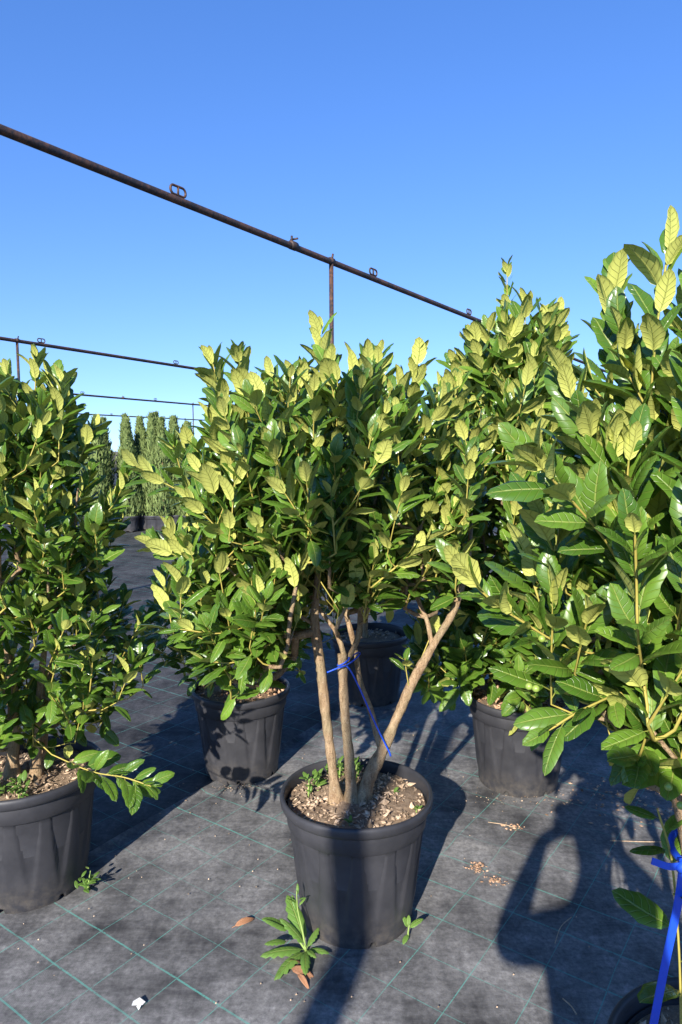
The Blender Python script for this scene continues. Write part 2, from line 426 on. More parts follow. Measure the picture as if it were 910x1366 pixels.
# ------------------------------------------------------------------ columnar conifers in the distance
def mat_conifer():
    t = NT('conifer foliage')
    at = t.n('ShaderNodeAttribute', attribute_name='tint').outputs['Fac']
    n = t.noise(4, 4, 0.6, t.pos())
    col = t.mix(at, (0.08, 0.13, 0.04), (0.30, 0.37, 0.12)); col = t.mix(t.maprange(n, 0.35, 0.7), col, (0.17, 0.22, 0.07))
    return t.done(t.bsdf(col, 0.75, 0.15))
M['conifer'] = mat_conifer()
def conifer_mesh(seed, h, r):
    rng = random.Random(seed); m = MB()
    for i in range(2600):
        z = 0.22 + (h - 0.22) * (1 - rng.random() ** 1.15)
        tz = (z - 0.22) / (h - 0.22)
        rr = r * (min(1, tz * 6 + 0.45)) * (1 - tz ** 1.8) ** 0.85 * (0.9 + 0.18 * math.sin(z * 7 + seed)) + 0.012
        an = rng.uniform(0, 2 * math.pi); bump = 1 + 0.22 * mnoise.noise((math.cos(an) * 2.2 + seed, math.sin(an) * 2.2, z * 2.6))
        q = rr * bump * (rng.random() ** 0.35)
        c = Vector((math.cos(an) * q, math.sin(an) * q, z))
        out = Vector((math.cos(an), math.sin(an), 0))
        d = (Vector((0, 0, 1)) + out * rng.uniform(0.1, 0.6) + Vector((rng.gauss(0, .2), rng.gauss(0, .2), 0))).normalized()
        ln = rng.uniform(0.05, 0.13); w = rng.uniform(0.008, 0.016)
        sd_ = d.cross(out).normalized() if d.cross(out).length > .01 else Vector((1, 0, 0))
        sd_ = (sd_ + out * rng.uniform(-.7, .7)).normalized()
        tn = rng.random()
        m.add([c - sd_ * w, c + sd_ * w, c + d * ln * .6 + sd_ * w * .8, c + d * ln, c + d * ln * .6 - sd_ * w * .8], [(0, 1, 2, 4), (4, 2, 3)], 0, tn)
        if rng.random() < .5:
            e = (d + sd_ * rng.choice((-1, 1)) * .9).normalized(); b = c + d * ln * .3
            m.add([b, b + e * ln * .5 + d * .01, b + e * ln * .45 - d * .012], [(0, 1, 2)], 0, tn)
    return m
def pot_lathe(Rr, h, seed, segs=208, rings=True):
    """outer wall, rolled rim and inner wall of a fluted nursery pot; returns wall and rim MBs at the origin"""
    rng = random.Random(seed); ph = rng.uniform(0, 6.28)
    nfl = 13
    def flute(an, k): # k: 0 no flute .. 1 full
        x = ((an + ph) * nfl / (2 * math.pi)) % 1.0
        wd = 0.30 * k + 0.04
        e = abs(x - 0.5)
        s = 1 if e < wd - 0.05 else max(0.0, 1 - (e - (wd - 0.05)) / 0.045)
        return s * s * (3 - 2 * s)
    rb = Rr * 0.735
    prof = []         # (z, r, flute amount)
    for z, r, k in ((0.0, rb * .985, 0), (0.006, rb, 0), (0.022, rb * 1.004, 0), (0.05, rb * 1.015, 0.0), (0.08, 0, .12), (0.11, 0, .3), (0.15, 0, .5), (0.19, 0, .68), (0.23, 0, .82), (0.27, 0, .93), (0.305, 0, 1), (0.318, 0, 1), (0.3205, -1, 0), (0.324, -2, 0), (0.35, -2, 0), (0.374, -2, 0), (0.380, -3, 0)):
        z *= h / 0.415
        lin = rb + (Rr * 0.915 - rb) * (z / (0.38 * h / .415))
        if r > 0: rr = r
        elif r == 0: rr = lin
        elif r == -1: rr = lin + .003
        elif r == -2: rr = lin + .0055
        else: rr = lin + .003
        prof.append((z, rr, k))
    m = MB(); n = segs; vs = []; fs = []
    notch = [int((k + 0.35) / 6 * n) for k in range(6)]
    isn = [any(0 <= (i - q) % n < 3 for q in notch) for i in range(n)]
    for (z, rr, k) in prof:
        for i in range(n):
            an = 2 * math.pi * i / n
            r2 = rr - (0.0065 * flute(an, k) * min(1, k * 2.2) if k > 0 else 0)
            zz = z
            if isn[i] and z < 0.02: zz = max(z, 0.019)
            vs.append((r2 * math.cos(an), r2 * math.sin(an), zz))
    for j in range(len(prof) - 1):
        for i in range(n):
            i2 = (i + 1) % n
            fs.append((j * n + i, j * n + i2, (j + 1) * n + i2, (j + 1) * n + i))
    # inner wall and floor
    b = len(vs); inner = ((0.38 * h / .415, Rr * 0.905), (0.30, Rr * 0.86), (0.024, rb * 0.95))
    for (z, rr) in inner:
        for i in range(n):
            an = 2 * math.pi * i / n; vs.append((rr * math.cos(an), rr * math.sin(an), z))
    for j in range(2):
        for i in range(n):
            i2 = (i + 1) % n; fs.append((b + j * n + i, b + (j + 1) * n + i, b + (j + 1) * n + i2, b + j * n + i2))
    fs.append([b + 2 * n + i for i in range(n)])
    m.add(vs, fs)
    rim = MB(); vs = []; fs = []
    zt = h; k = 0.415 / h
    rp = [(-.043, .918), (-.041, .945), (-.036, .972), (-.026, .992), (-.013, 1.0), (-.004, .992), (0, .972), (-.001, .952), (-.006, .938), (-.02, .930), (-.05, .915), (-.06, .905)]
    wv = [1 + 0.006 * math.sin(2 * 2 * math.pi * i / n + ph) for i in range(n)]
    for (dz, q) in rp:
        for i in range(n):
            an = 2 * math.pi * i / n; vs.append((Rr * q * wv[i] * math.cos(an), Rr * q * wv[i] * math.sin(an), zt + dz + .002 * math.sin(3 * an + ph)))
    for j in range(len(rp) - 1):
        for i in range(n):
            i2 = (i + 1) % n
            fs.append((j * n + i, j * n + i2, (j + 1) * n + i2, (j + 1) * n + i))
    rim.add(vs, fs)
    return m, rim

cm = []
for k in range(3):
    cm.append(conifer_mesh(11 + k, 2.0, 0.21))
con_objs = []
conspec = [(x, y, a, b * 1.2) for (x, y, a, b) in [(-5.0, 13.6, 0.97, 1.0), (-4.62, 13.3, 1.06, 1.05), (-4.33, 14.3, .98, .85), (-4.02, 13.2, 1.03, .9), (-3.80, 13.5, .95, .95), (-3.58, 13.3, 1.08, .8), (-3.38, 13.25, 1.04, .95), (-3.16, 13.4, .97, .9), (-2.9, 13.3, 1.0, 1.0), (-5.35, 13.4, .98, 1.0), (-4.80, 14.2, 1.06, 1.0), (-4.45, 14.5, 1.10, .9), (-4.20, 14.7, 1.08, 1.0), (-3.85, 14.6, 1.12, .9), (-3.45, 14.5, 1.08, 1.0)]]
clabels = ['pale columnar conifer near the open end of the row, partly behind leaves', 'broad columnar conifer second from the open end of the row', 'shorter conifer set back in a gap of the conifer row',
           'full straight columnar conifer with a blunt tip in the conifer row', 'slightly shorter conifer squeezed between two taller ones', 'narrowest and tallest conifer spire of the row', 'dense pointed conifer beside the tallest spire',
           'conifer half hidden by the edge of the three-trunked holly', 'conifer wholly behind the foliage of the three-trunked holly', 'conifer behind the foliage of the bushy shrub at the seam'] + ['columnar conifer standing in the second row, filling a gap between the others'] * 5
wallmb, rimmb = pot_lathe(0.19, 0.30, 77, 39)
pw = pr_ = None
mesh_cache = {}
for k, (x, y, sh, sr) in enumerate(conspec):
    t = empty('columnar_conifer', (x, y, 0)); tag(t, clabels[k], 'conifer', 'columnar conifers in pots beyond the shrubs')
    v = k % 3
    if v not in mesh_cache:
        o = cm[v].build('crown', M['conifer'], t); mesh_cache[v] = o.data
        mt = MB(); mt.tube([(0, 0, .2), (0, 0, 1.2)], [.03, .01], 6); mesh_cache['t%d' % v] = None
    else:
        o = bpy.data.objects.new('crown', mesh_cache[v]); COL.objects.link(o); o.parent = t
    o.scale = (sr, sr, sh); o.rotation_euler = (0, 0, k * 1.7)
    if 'trunk' not in mesh_cache:
        mt = MB(); mt.tube([(0, 0, .2), (0, 0, 1.5)], [.03, .008], 6); ot = mt.build('trunk', M['bark'], t); mesh_cache['trunk'] = ot.data
        op = wallmb.build('pot', M['pot'], t); mesh_cache['pot'] = op.data
        orr = rimmb.build('rim', M['pot'], op); mesh_cache['rim'] = orr.data
    else:
        ot = bpy.data.objects.new('trunk', mesh_cache['trunk']); COL.objects.link(ot); ot.parent = t
        op = bpy.data.objects.new('pot', mesh_cache['pot']); COL.objects.link(op); op.parent = t
        orr = bpy.data.objects.new('rim', mesh_cache['rim']); COL.objects.link(orr); orr.parent = op

# ------------------------------------------------------------------ holly leaves
def leaf_template(seed, stations, W=0.47, spines=True, cols=4, fold=None, curl=None, serr=0.0):
    """unit leaf along +X, upper side +Z; returns verts, uv, faces"""
    rng = random.Random(seed)
    f0, c0 = rng.uniform(0.06, 0.50), rng.uniform(0.02, 0.24); fold = f0 if fold is None else fold; curl = c0 if curl is None else curl; bow = rng.uniform(-0.02, 0.05); twist = rng.uniform(-.25, .25)
    bulge = rng.uniform(0.02, 0.07)
    vs = []; uv = []; fs = []
    rows = []
    pet = 0.13
    def put(x, y, z, u, v):
        vs.append((x, y, z)); uv.append((u, v)); return len(vs) - 1
    def surf(t, y, hw):
        a = abs(y) / max(hw, 1e-4)
        z = fold * abs(y) - curl * t * t * 0.55 + bulge * math.sin(math.pi * a) * min(1, hw * 5) - 0.05 * a ** 3 * (1 if fold > .1 else 2)
        z += twist * (t - .3) * y
        return z
    n = len(stations)
    for i, t in enumerate(stations):
        if i == 0:
            c = put(0, 0, 0, 0.0, 0.0); rows.append([c]); continue
        if i == n - 1:
            c = put(1.0, bow * .5, surf(1, 0, 0) - curl * .12, 1.0, 0.0); rows.append([c]); continue
        hw = 0.5 * W * math.sin(math.pi * (t * .96 + .02) ** 0.86) ** 0.72
        row = []
        for s in (-1, 1):
            h2 = hw * rng.uniform(.95, 1.05) * (1 + serr * (-1) ** i); lift = 0; dx = 0
            if spines and i in ((2, 4, 6) if s < 0 else (3, 5, 6)):
                h2 *= 1.07; lift = 0.014; dx = 0.025
            elif spines: h2 *= 0.975
            yb = bow * math.sin(math.pi * t)
            e = put(t + dx, yb + s * h2, surf(t, h2, hw) + lift, t, 1.0)
            md = put(t, yb + s * h2 * .5, surf(t, h2 * .5, hw), t, .5)
            row.append((e, md))
        mid = put(t, bow * math.sin(math.pi * t), surf(t, 0, hw), t, 0.0)
        if cols == 4: rows.append([row[0][0], row[0][1], mid, row[1][1], row[1][0]])
        else: rows.append([row[0][0], mid, row[1][0]])
    for i in range(n - 1):
        a, b = rows[i], rows[i + 1]
        if len(a) == 1:
            for k in range(len(b) - 1): fs.append((a[0], b[k], b[k + 1]))
        elif len(b) == 1:
            for k in range(len(a) - 1): fs.append((a[k], b[0], a[k + 1]))
        else:
            for k in range(len(a) - 1): fs.append((a[k], b[k], b[k + 1], a[k + 1]))
    # petiole
    a = put(-pet, -.013, -.02, -.1, 0); b = put(-pet, .013, -.02, -.1, 0); c = put(0.03, .014, .004, -.02, 0); d = put(.03, -.014, .004, -.02, 0)
    fs.append((a, d, c, b))
    # make the faces look up (+Z)
    out = []
    for f in fs:
        p = [Vector(vs[i]) for i in f]; nn = (p[1] - p[0]).cross(p[2] - p[0])
        out.append(tuple(reversed(f)) if nn.z < 0 else tuple(f))
    # drop unused verts
    used = sorted({i for f in out for i in f}); mp = {o: i for i, o in enumerate(used)}
    return (np.array([vs[i] for i in used]), np.array([uv[i] for i in used]), [tuple(mp[i] for i in f) for f in out])

ST_HI = [0, .10, .26, .42, .58, .74, .88, 1.0]
ST_LO = [0, .14, .38, .62, .85, 1.0]
LEAF_HI = [leaf_template(100 + k, ST_HI, W=[.45, .48, .42, .50, .46, .43][k]) for k in range(6)]
LEAF_LO = [leaf_template(200 + k, ST_LO, W=.48, cols=2) for k in range(6)]

def leaf_mesh(tp, mat, name='leaf'):
    v, uv, fs = tp
    me = bpy.data.meshes.new(name); me.from_pydata([tuple(x) for x in v], [], fs); me.materials.append(mat)
    me.polygons.foreach_set('use_smooth', np.full(len(fs), True))
    ul = me.uv_layers.new(name='UVMap')
    li = np.zeros(len(me.loops), dtype=np.int32); me.loops.foreach_get('vertex_index', li)
    ul.data.foreach_set('uv', uv[li].astype(np.float32).ravel())
    me.update(); return me
LEAF_ME = [leaf_mesh(tp, M['leaf']) for tp in LEAF_HI]

def merged_leaves(leaves, templates, mat, base, name):
    """leaves: list of (matrix 3x4 rows incl. scale, variant, tint) -> one mesh"""
    V = []; T = []; UVv = []; loops = []; starts = []; totals = []; off = 0; ls = 0
    byv = {}
    for lf in leaves: byv.setdefault(lf[1], []).append(lf)
    for var, ls_ in byv.items():
        v, uv, fs = templates[var % len(templates)]
        Mx = np.array([l[0] for l in ls_])                   # k,3,4
        P = np.einsum('kij,nj->kni', Mx[:, :, :3], v) + Mx[:, None, :, 3]
        k, n = P.shape[:2]
        V.append(P.reshape(-1, 3)); T.append(np.repeat([l[2] for l in ls_], n)); UVv.append(np.tile(uv, (k, 1)))
        fl = np.concatenate([np.array(f) for f in fs]); ft = np.array([len(f) for f in fs])
        L = (fl[None, :] + (off + np.arange(k) * n)[:, None]).ravel()
        loops.append(L); totals.append(np.tile(ft, k)); off += k * n
    V = np.concatenate(V) - np.array(base); T = np.concatenate(T); UVv = np.concatenate(UVv); loops = np.concatenate(loops); totals = np.concatenate(totals)
    starts = np.concatenate([[0], np.cumsum(totals)[:-1]])
    me = bpy.data.meshes.new(name)
    me.vertices.add(len(V)); me.vertices.foreach_set('co', V.astype(np.float32).ravel())
    me.loops.add(len(loops)); me.loops.foreach_set('vertex_index', loops.astype(np.int32))
    me.polygons.add(len(totals)); me.polygons.foreach_set('loop_start', starts.astype(np.int32)); me.polygons.foreach_set('loop_total', totals.astype(np.int32))
    me.polygons.foreach_set('use_smooth', np.full(len(totals), True))
    ul = me.uv_layers.new(name='UVMap'); ul.data.foreach_set('uv', UVv[loops].astype(np.float32).ravel())
    a = me.attributes.new('tint', 'FLOAT', 'POINT'); a.data.foreach_set('value', T.astype(np.float32))
    me.materials.append(mat); me.update(calc_edges=True); me.validate()
    return me

SUNV = -ldir
def make_leaf(rng, p, d, rad, theta, L, up_w):
    """leaf at p on a shoot of direction d, towards radial rad, opened by theta; returns 3x4 rows"""
    x = (d * math.cos(theta) + rad * math.sin(theta)).normalized()
    n = (d * math.sin(theta) - rad * math.cos(theta))
    n = (n + Vector((0, 0, up_w)) + SUNV * (max(0.0, up_w - .5) * .35) + Vector((rng.gauss(0, .22), rng.gauss(0, .22), rng.gauss(0, .22))))
    n = n - x * n.dot(x)
    if n.length < 1e-3: n = x.orthogonal()
    n.normalize(); y = n.cross(x)
    W = rng.uniform(.9, 1.12)
    p = p + x * (0.12 * L)
    return [[x.x * L, y.x * L * W, n.x * L, p.x], [x.y * L, y.y * L * W, n.y * L, p.y], [x.z * L, y.z * L * W, n.z * L, p.z]]

def shoot_leaves(rng, pts, leaf_len, out, spacing=0.0165, start=0.25, tip_open=15, base_open=54, up_gain=1.0, zl=1.28):
    pts = [Vector(p) for p in pts]; seg = [(pts[i + 1] - pts[i]).length for i in range(len(pts) - 1)]; tot = sum(seg)
    s = tot * start; phi = rng.uniform(0, 6.28)
    while s < tot + 0.001:
        acc = 0; i = 0
        while i < len(seg) - 1 and acc + seg[i] < s: acc += seg[i]; i += 1
        p = pts[i].lerp(pts[i + 1], min(1, (s - acc) / max(seg[i], 1e-6)))
        d = (pts[i + 1] - pts[i]).normalized()
        f = s / tot
        a = d.orthogonal().normalized(); b = d.cross(a)
        rad = a * math.cos(phi) + b * math.sin(phi)
        th = R(base_open + (tip_open - base_open) * f ** 1.1 + rng.gauss(0, 9) + max(0.0, min(18, (zl - .03 - p.z) * 40)))
        L = leaf_len * (0.78 + 0.42 * math.sin(math.pi * min(1, .25 + f * .62))) * rng.uniform(.72, 1.1)
        if f > .9: L *= rng.uniform(.6, .9)
        up = (1 - max(0.0, d.z)) * 1.1 + (1 - f) * .15 + max(0.0, min(.7, (zl - p.z) * 1.6))
        out.append((make_leaf(rng, p, d, rad, th, L, up * up_gain), rng.randrange(6), rng.random()))
        phi += R(137.5) + rng.gauss(0, .25)
        s += spacing * rng.uniform(.75, 1.3) * (1.0 if f < .8 else .62)

PLANTS = []
def grow(seed, stems, tips_spec, leaf_len, shoot_len, extra=(), node_from=0.0, up_bias=1.0, spacing=0.0165, mind=0.055, center=None, holes=(), zl=1.28, ug=1.0, bo=54):
    """stems: polylines (x,y,z,r).  tips_spec: list of (n, centre, radii, power, inner).  Returns twig branches and leaves."""
    rng = random.Random(seed)
    nodes = []; parent = []; cnt = []
    for st in stems:
        sp = smooth_path(st, 5); prev = -1
        for q in sp:
            nodes.append(Vector(q[:3])); parent.append(('stem', q[3])); prev = len(nodes) - 1
    tips = []
    for (n, c, rad, pw, inner) in tips_spec:
        k = 0; tries = 0
        while k < n and tries < n * 60:
            tries += 1
            q = Vector((rng.uniform(-1, 1), rng.uniform(-1, 1), rng.uniform(-1, 1)))
            e = (abs(q.x) ** pw + abs(q.y) ** pw + abs(q.z) ** pw)
            if e > 1 or e < inner * rng.random(): continue
            p = Vector((c[0] + q.x * rad[0], c[1] + q.y * rad[1], c[2] + q.z * rad[2]))
            p.x += .06 * mnoise.noise((p.z * 3, p.y * 3, seed)); 
            if any((p - o[0]).length_squared < mind * mind for o in tips): continue
            outw = Vector((q.x, q.y, q.z * .6))
            tips.append((p, outw, rng.uniform(.7, 1.25))); k += 1
    cx = Vector(center) if center else sum((n for n in nodes), Vector()) / len(nodes)
    tips.sort(key=lambda a: (a[0] - cx).length)
    A = np.array([tuple(n) for n in nodes]); leaves = []; segs = []   # segs: list of polylines with node ids
    low = A[:, 2] >= node_from
    children = {}
    idx_parent = [-1] * len(nodes); weight = [0] * len(nodes); isstem = [True] * len(nodes); okn = [A[i][2] >= node_from for i in range(len(nodes))]
    buf = np.zeros((60000, 3)); buf[:len(A)] = A; okb = np.zeros(60000, bool); okb[:len(A)] = low; N = len(A)
    def addnode(p, par, ok=True):
        nonlocal N
        buf[N] = p; okb[N] = ok; idx_parent.append(par); weight.append(0); isstem.append(False); N += 1
        return N - 1
    paths = []
    for (p, outw, lf) in tips:
        h = outw.normalized() if outw.length > .01 else Vector((0, 0, 1))
        d = (h * rng.uniform(.25, .7) + Vector((0, 0, up_bias + max(0, outw.z) * .6)) + Vector((rng.gauss(0, .25), rng.gauss(0, .25), rng.gauss(0, .15)))).normalized()
        L = shoot_len * lf
        bend = Vector((rng.gauss(0, .2), rng.gauss(0, .2), -.25)) * L * .4
        b0 = p - d * L + bend * 0.5
        b0.z = max(b0.z, .54)
        # nearest allowed node, lower ones preferred
        D = buf[:N] - np.array(b0); cost = np.sqrt((D ** 2).sum(1)) + np.maximum(0, D[:, 2] + .02) * 1.6 + np.where(okb[:N], 0, 9)
        j = int(cost.argmin()); q = Vector(buf[j])
        gap = (b0 - q).length
        mid = q.lerp(b0, .5) + Vector((0, 0, -gap * .10)) + Vector((rng.gauss(0, .04), rng.gauss(0, .04), 0)) * gap
        mid.z = max(mid.z, .52)
        pth = [q, q.lerp(mid, .55), mid, mid.lerp(b0, .6), b0, p - d * L * .55 + bend * .35, p - d * L * .25 + bend * .1, p]
        ids = [j]
        for kq, w in enumerate(pth[1:]): ids.append(addnode(tuple(w), ids[-1], ok=kq < 5))
        paths.append(ids)
        shoot_leaves(rng, pth[4:], leaf_len, leaves, spacing=spacing, start=0.06, zl=zl, up_gain=ug, base_open=bo)
        # a few older leaves along the connecting wood
        if gap > .06 and rng.random() < .8:
            shoot_leaves(rng, pth[2:5], leaf_len * .9, leaves, spacing=spacing * 1.7, start=.1, tip_open=55, base_open=70, zl=zl)
        k = ids[-1]
        while k >= 0: weight[k] += 1; k = idx_parent[k]
    def inhole(m):
        x, y, z = (m[i][3] + .5 * m[i][0] for i in range(3))
        return any(a <= x <= b and c <= y <= d and e <= z <= g_ for (a, b, c, d, e, g_) in holes)
    leaves = [l for l in leaves if not inhole(l[0])]
    for ex in extra:                          # hand-placed shoots
        pth = [Vector(e[:3]) for e in smooth_path(ex['pts'], 4)]
        D = buf[:N] - np.array(pth[0]); j = int((np.sqrt((D ** 2).sum(1)) + np.where(okb[:N], 0, 9)).argmin())
        ids = [j]; 
        if (Vector(buf[j]) - pth[0]).length > .03: pth.insert(0, Vector(buf[j]).lerp(pth[0], .5))
        for w in pth: ids.append(addnode(tuple(w), ids[-1]))
        paths.append(ids)
        shoot_leaves(rng, pth, ex.get('leaf', leaf_len), leaves, spacing=ex.get('sp', spacing), start=ex.get('start', .3), tip_open=ex.get('tip', 20), base_open=ex.get('base', 52), up_gain=ex.get('up', ug), zl=zl)
        k = ids[-1]
        while k >= 0: weight[k] += 1.5; k = idx_parent[k]
    mb = MB()
    for ids in paths:
        pts = [buf[i] for i in ids]
        rad = [max(.0017, .0019 * weight[i] ** .42) if not isstem[i] else .0019 * max(1, weight[ids[1]]) ** .42 for i in ids]
        rad[-1] = .0014
        # split into woody and green stretches
        cut = next((k for k, r in enumerate(rad) if r < .0044), len(rad) - 1)
        if cut >= 1: mb.tube(pts[:cut + 1], rad[:cut + 1], 5, 0, cap=False)
        if cut < len(pts) - 1: mb.tube(pts[cut:], rad[cut:], 4, 1, cap=False)
    return mb, leaves

def soil_mesh(base, Rr, z, seed, mound=0.02):
    rng = random.Random(seed); m = MB(); nr, ns = 14, 48; vs = [(base[0], base[1], base[2] + z + mound)]; fs = []
    for j in range(1, nr + 1):
        r = Rr * j / nr
        for i in range(ns):
            an = 2 * math.pi * i / ns; x, y = r * math.cos(an), r * math.sin(an)
            zz = z + mound * (1 - (j / nr) ** 2) + .012 * mnoise.noise((x * 14 + seed, y * 14, .5)) + .006 * mnoise.noise((x * 40, y * 40, seed))
            vs.append((base[0] + x, base[1] + y, base[2] + zz))
    for i in range(ns): fs.append((0, 1 + i, 1 + (i + 1) % ns))
    for j in range(nr - 1):
        for i in range(ns):
            a = 1 + j * ns; i2 = (i + 1) % ns; fs.append((a + i, a + ns + i, a + ns + i2, a + i2))
    m.add(vs, fs); return m

def chips_mesh(base, Rr, z, seed, n, size, mound=.02, flat=.35):
    rng = random.Random(seed); m = MB()
    for k in range(n):
        r = Rr * math.sqrt(rng.random()) * .985; an = rng.uniform(0, 6.283)
        x, y = r * math.cos(an), r * math.sin(an); s = size * rng.choice((.4, .5, .6, .8, 1, 1.2, 1.9)) * rng.uniform(.7, 1.2)
        zz = z + mound * (1 - (r / Rr) ** 2) + .010 * mnoise.noise((x * 14 + seed, y * 14, .5)) + s * .15
        q = Quaternion((rng.gauss(0, 1), rng.gauss(0, 1), rng.gauss(0, 1), rng.gauss(0, 1))).normalized().to_matrix()
        if rng.random() < .6: q = Matrix.Rotation(rng.uniform(0, 6.28), 3, 'Z') @ Matrix.Rotation(rng.gauss(0, .35), 3, 'X') @ Matrix.Rotation(rng.gauss(0, .35), 3, 'Y')
        a, b, c = s * rng.uniform(.7, 1.6), s * rng.uniform(.45, .8), s * flat * rng.uniform(.5, 1.2)
        vs = [Vector((a * .5, b * rng.uniform(-.2, .2), 0)), Vector((0, b * .5, 0)), Vector((-a * .5, b * rng.uniform(-.2, .2), 0)), Vector((0, -b * .5, 0)), Vector((a * .1, 0, c * .5)), Vector((-a * .1, 0, -c * .5))]
        m.add([q @ w + Vector((base[0] + x, base[1] + y, base[2] + zz)) for w in vs], [(0, 1, 4), (1, 2, 4), (2, 3, 4), (3, 0, 4), (1, 0, 5), (2, 1, 5), (3, 2, 5), (0, 3, 5)], 0, rng.random())
    return m

def potted_holly(spec):
    b = Vector(spec['base']); t = empty('potted_holly', b); t['_b'] = tuple(b)
    tag(t, spec['label'], 'potted shrub', 'potted hollies set out in rows')
    Rr, h = spec.get('R', .25), spec.get('h', .415); sd_ = spec['seed']
    wall, rim = pot_lathe(Rr, h, sd_)
    po = wall.build('pot', M['pot'], t, base=(0, 0, 0)); po.rotation_euler.z = spec.get('rot', 0)
    ro = rim.build('rim', M['pot'], po, base=(0, 0, 0))
    sz = h - spec.get('soil_drop', .045)
    so = soil_mesh((0, 0, 0), Rr * .90, sz, sd_).build('soil', M['soil'], t, base=(0, 0, 0))
    ch = chips_mesh((0, 0, 0), Rr * .90, sz + .003, sd_ + 5, spec.get('chips', 500), spec.get('chip', .014)).build('bark_chips', M[spec.get('chipmat', 'chip')], so, base=(0, 0, 0), smooth=False)
    tag(ch, kind='stuff')
    rng = random.Random(sd_ + 9)
    for st in spec['stems']:
        sp = smooth_path(st, 12); m = MB()
        pts = [q[:3] for q in sp]; rad = [q[3] * (1 + .16 * mnoise.noise((q[2] * 22, q[0] * 9, sd_)) + .13 * max(0, mnoise.noise((q[2] * 60, q[0] * 20, sd_ + 4))) + (.55 * math.exp(-((q[2] - (b.z + h - .035)) / .035) ** 2) if st[0][2] < h + .1 else 0)) for q in sp]
        m.tube(pts, rad, 12, wob=.05, rng=rng); m.build('stem', M['bark'], t)
    mb, lv = grow(sd_, spec['stems'] , spec['tips'], spec['leaf'], spec['shoot'], spec.get('extra', ()), spec.get('node_from', .6), spec.get('up', 1.0), spec.get('sp', .0165), spec.get('mind', .055), holes=spec.get('holes', ()), zl=spec.get('zl', 1.28), ug=spec.get('ug', 1.0), bo=spec.get('bo', 54))
    mb.build('branches', [M['bark'], M['twig']], t)
    PLANTS.append((t, lv, spec))
    return t

def auto_stems(b, z0, top, lean, r0, n, seed):
    rng = random.Random(seed); out = []
    for k in range(n):
        an = rng.uniform(0, 6.28); s = .05 if n > 1 else 0
        x, y = b[0] + math.cos(an) * s, b[1] + math.sin(an) * s
        dx, dy = lean[0] + rng.gauss(0, .04) + math.cos(an) * .06 * (n > 1), lean[1] + rng.gauss(0, .04) + math.sin(an) * .06 * (n > 1)
        H = top * (1 if k == 0 else rng.uniform(.6, .85)); r = r0 * (1 if k == 0 else .75)
        out.append([(x, y, z0, r * 1.15), (x + dx * .2 + rng.gauss(0, .012), y + dy * .2, z0 + (H - z0) * .25, r * .9), (x + dx * .5 + rng.gauss(0, .02), y + dy * .5, z0 + (H - z0) * .5, r * .65), (x + dx * .8, y + dy * .8, z0 + (H - z0) * .75, r * .4), (x + dx, y + dy, H, r * .15)])
    return out

LL = 0.078
# --- the middle shrub with three bare trunks
main_stems = [
    [(-.020, 2.20, .38, .021), (-.032, 2.20, .495, .0165), (-.052, 2.20, .672, .0155), (-.067, 2.20, .822, .0160), (-.087, 2.20, .994, .0150), (-.080, 2.20, 1.10, .0115), (-.067, 2.22, 1.258, .010), (-.06, 2.27, 1.50, .006), (-.06, 2.3, 1.78, .002)],
    [(.032, 2.19, .38, .020), (.021, 2.19, .551, .0165), (.008, 2.19, .701, .0150), (0, 2.19, .894, .0155)],
    [(.008, 2.19, .885, .0085), (-.017, 2.20, .958, .0075), (-.059, 2.22, 1.014, .0065), (-.150, 2.24, 1.15, .005), (-.26, 2.22, 1.38, .003)],
    [(.012, 2.20, .860, .0085), (.053, 2.23, .941, .0085), (.065, 2.27, 1.057, .0075), (.085, 2.33, 1.25, .006), (.15, 2.38, 1.5, .003)],
    [(.055, 2.20, .37, .024), (.090, 2.20, .485, .0215), (.126, 2.20, .559, .0200), (.186, 2.20, .698, .0155), (.228, 2.20, .798, .0160), (.296, 2.20, .923, .0125), (.362, 2.20, 1.041, .0110), (.412, 2.24, 1.213, .008), (.43, 2.3, 1.42, .003)],
    [(.290, 2.20, .912, .0085), (.276, 2.22, .991, .0072), (.249, 2.25, 1.058, .0068), (.213, 2.32, 1.2, .005), (.2, 2.4, 1.4, .003)],
    [(.128, 2.21, .560, .0125), (.096, 2.25, .675, .0105), (.061, 2.28, .770, .0095), (.040, 2.30, .893, .009), (-.006, 2.34, 1.067, .008), (-.06, 2.42, 1.25, .005), (-.1, 2.48, 1.45, .003)],
    [(-.085, 2.20, .985, .006), (-.14, 2.19, 1.02, .006), (-.24, 2.12, 1.08, .005), (-.36, 2.05, 1.22, .003)],
]
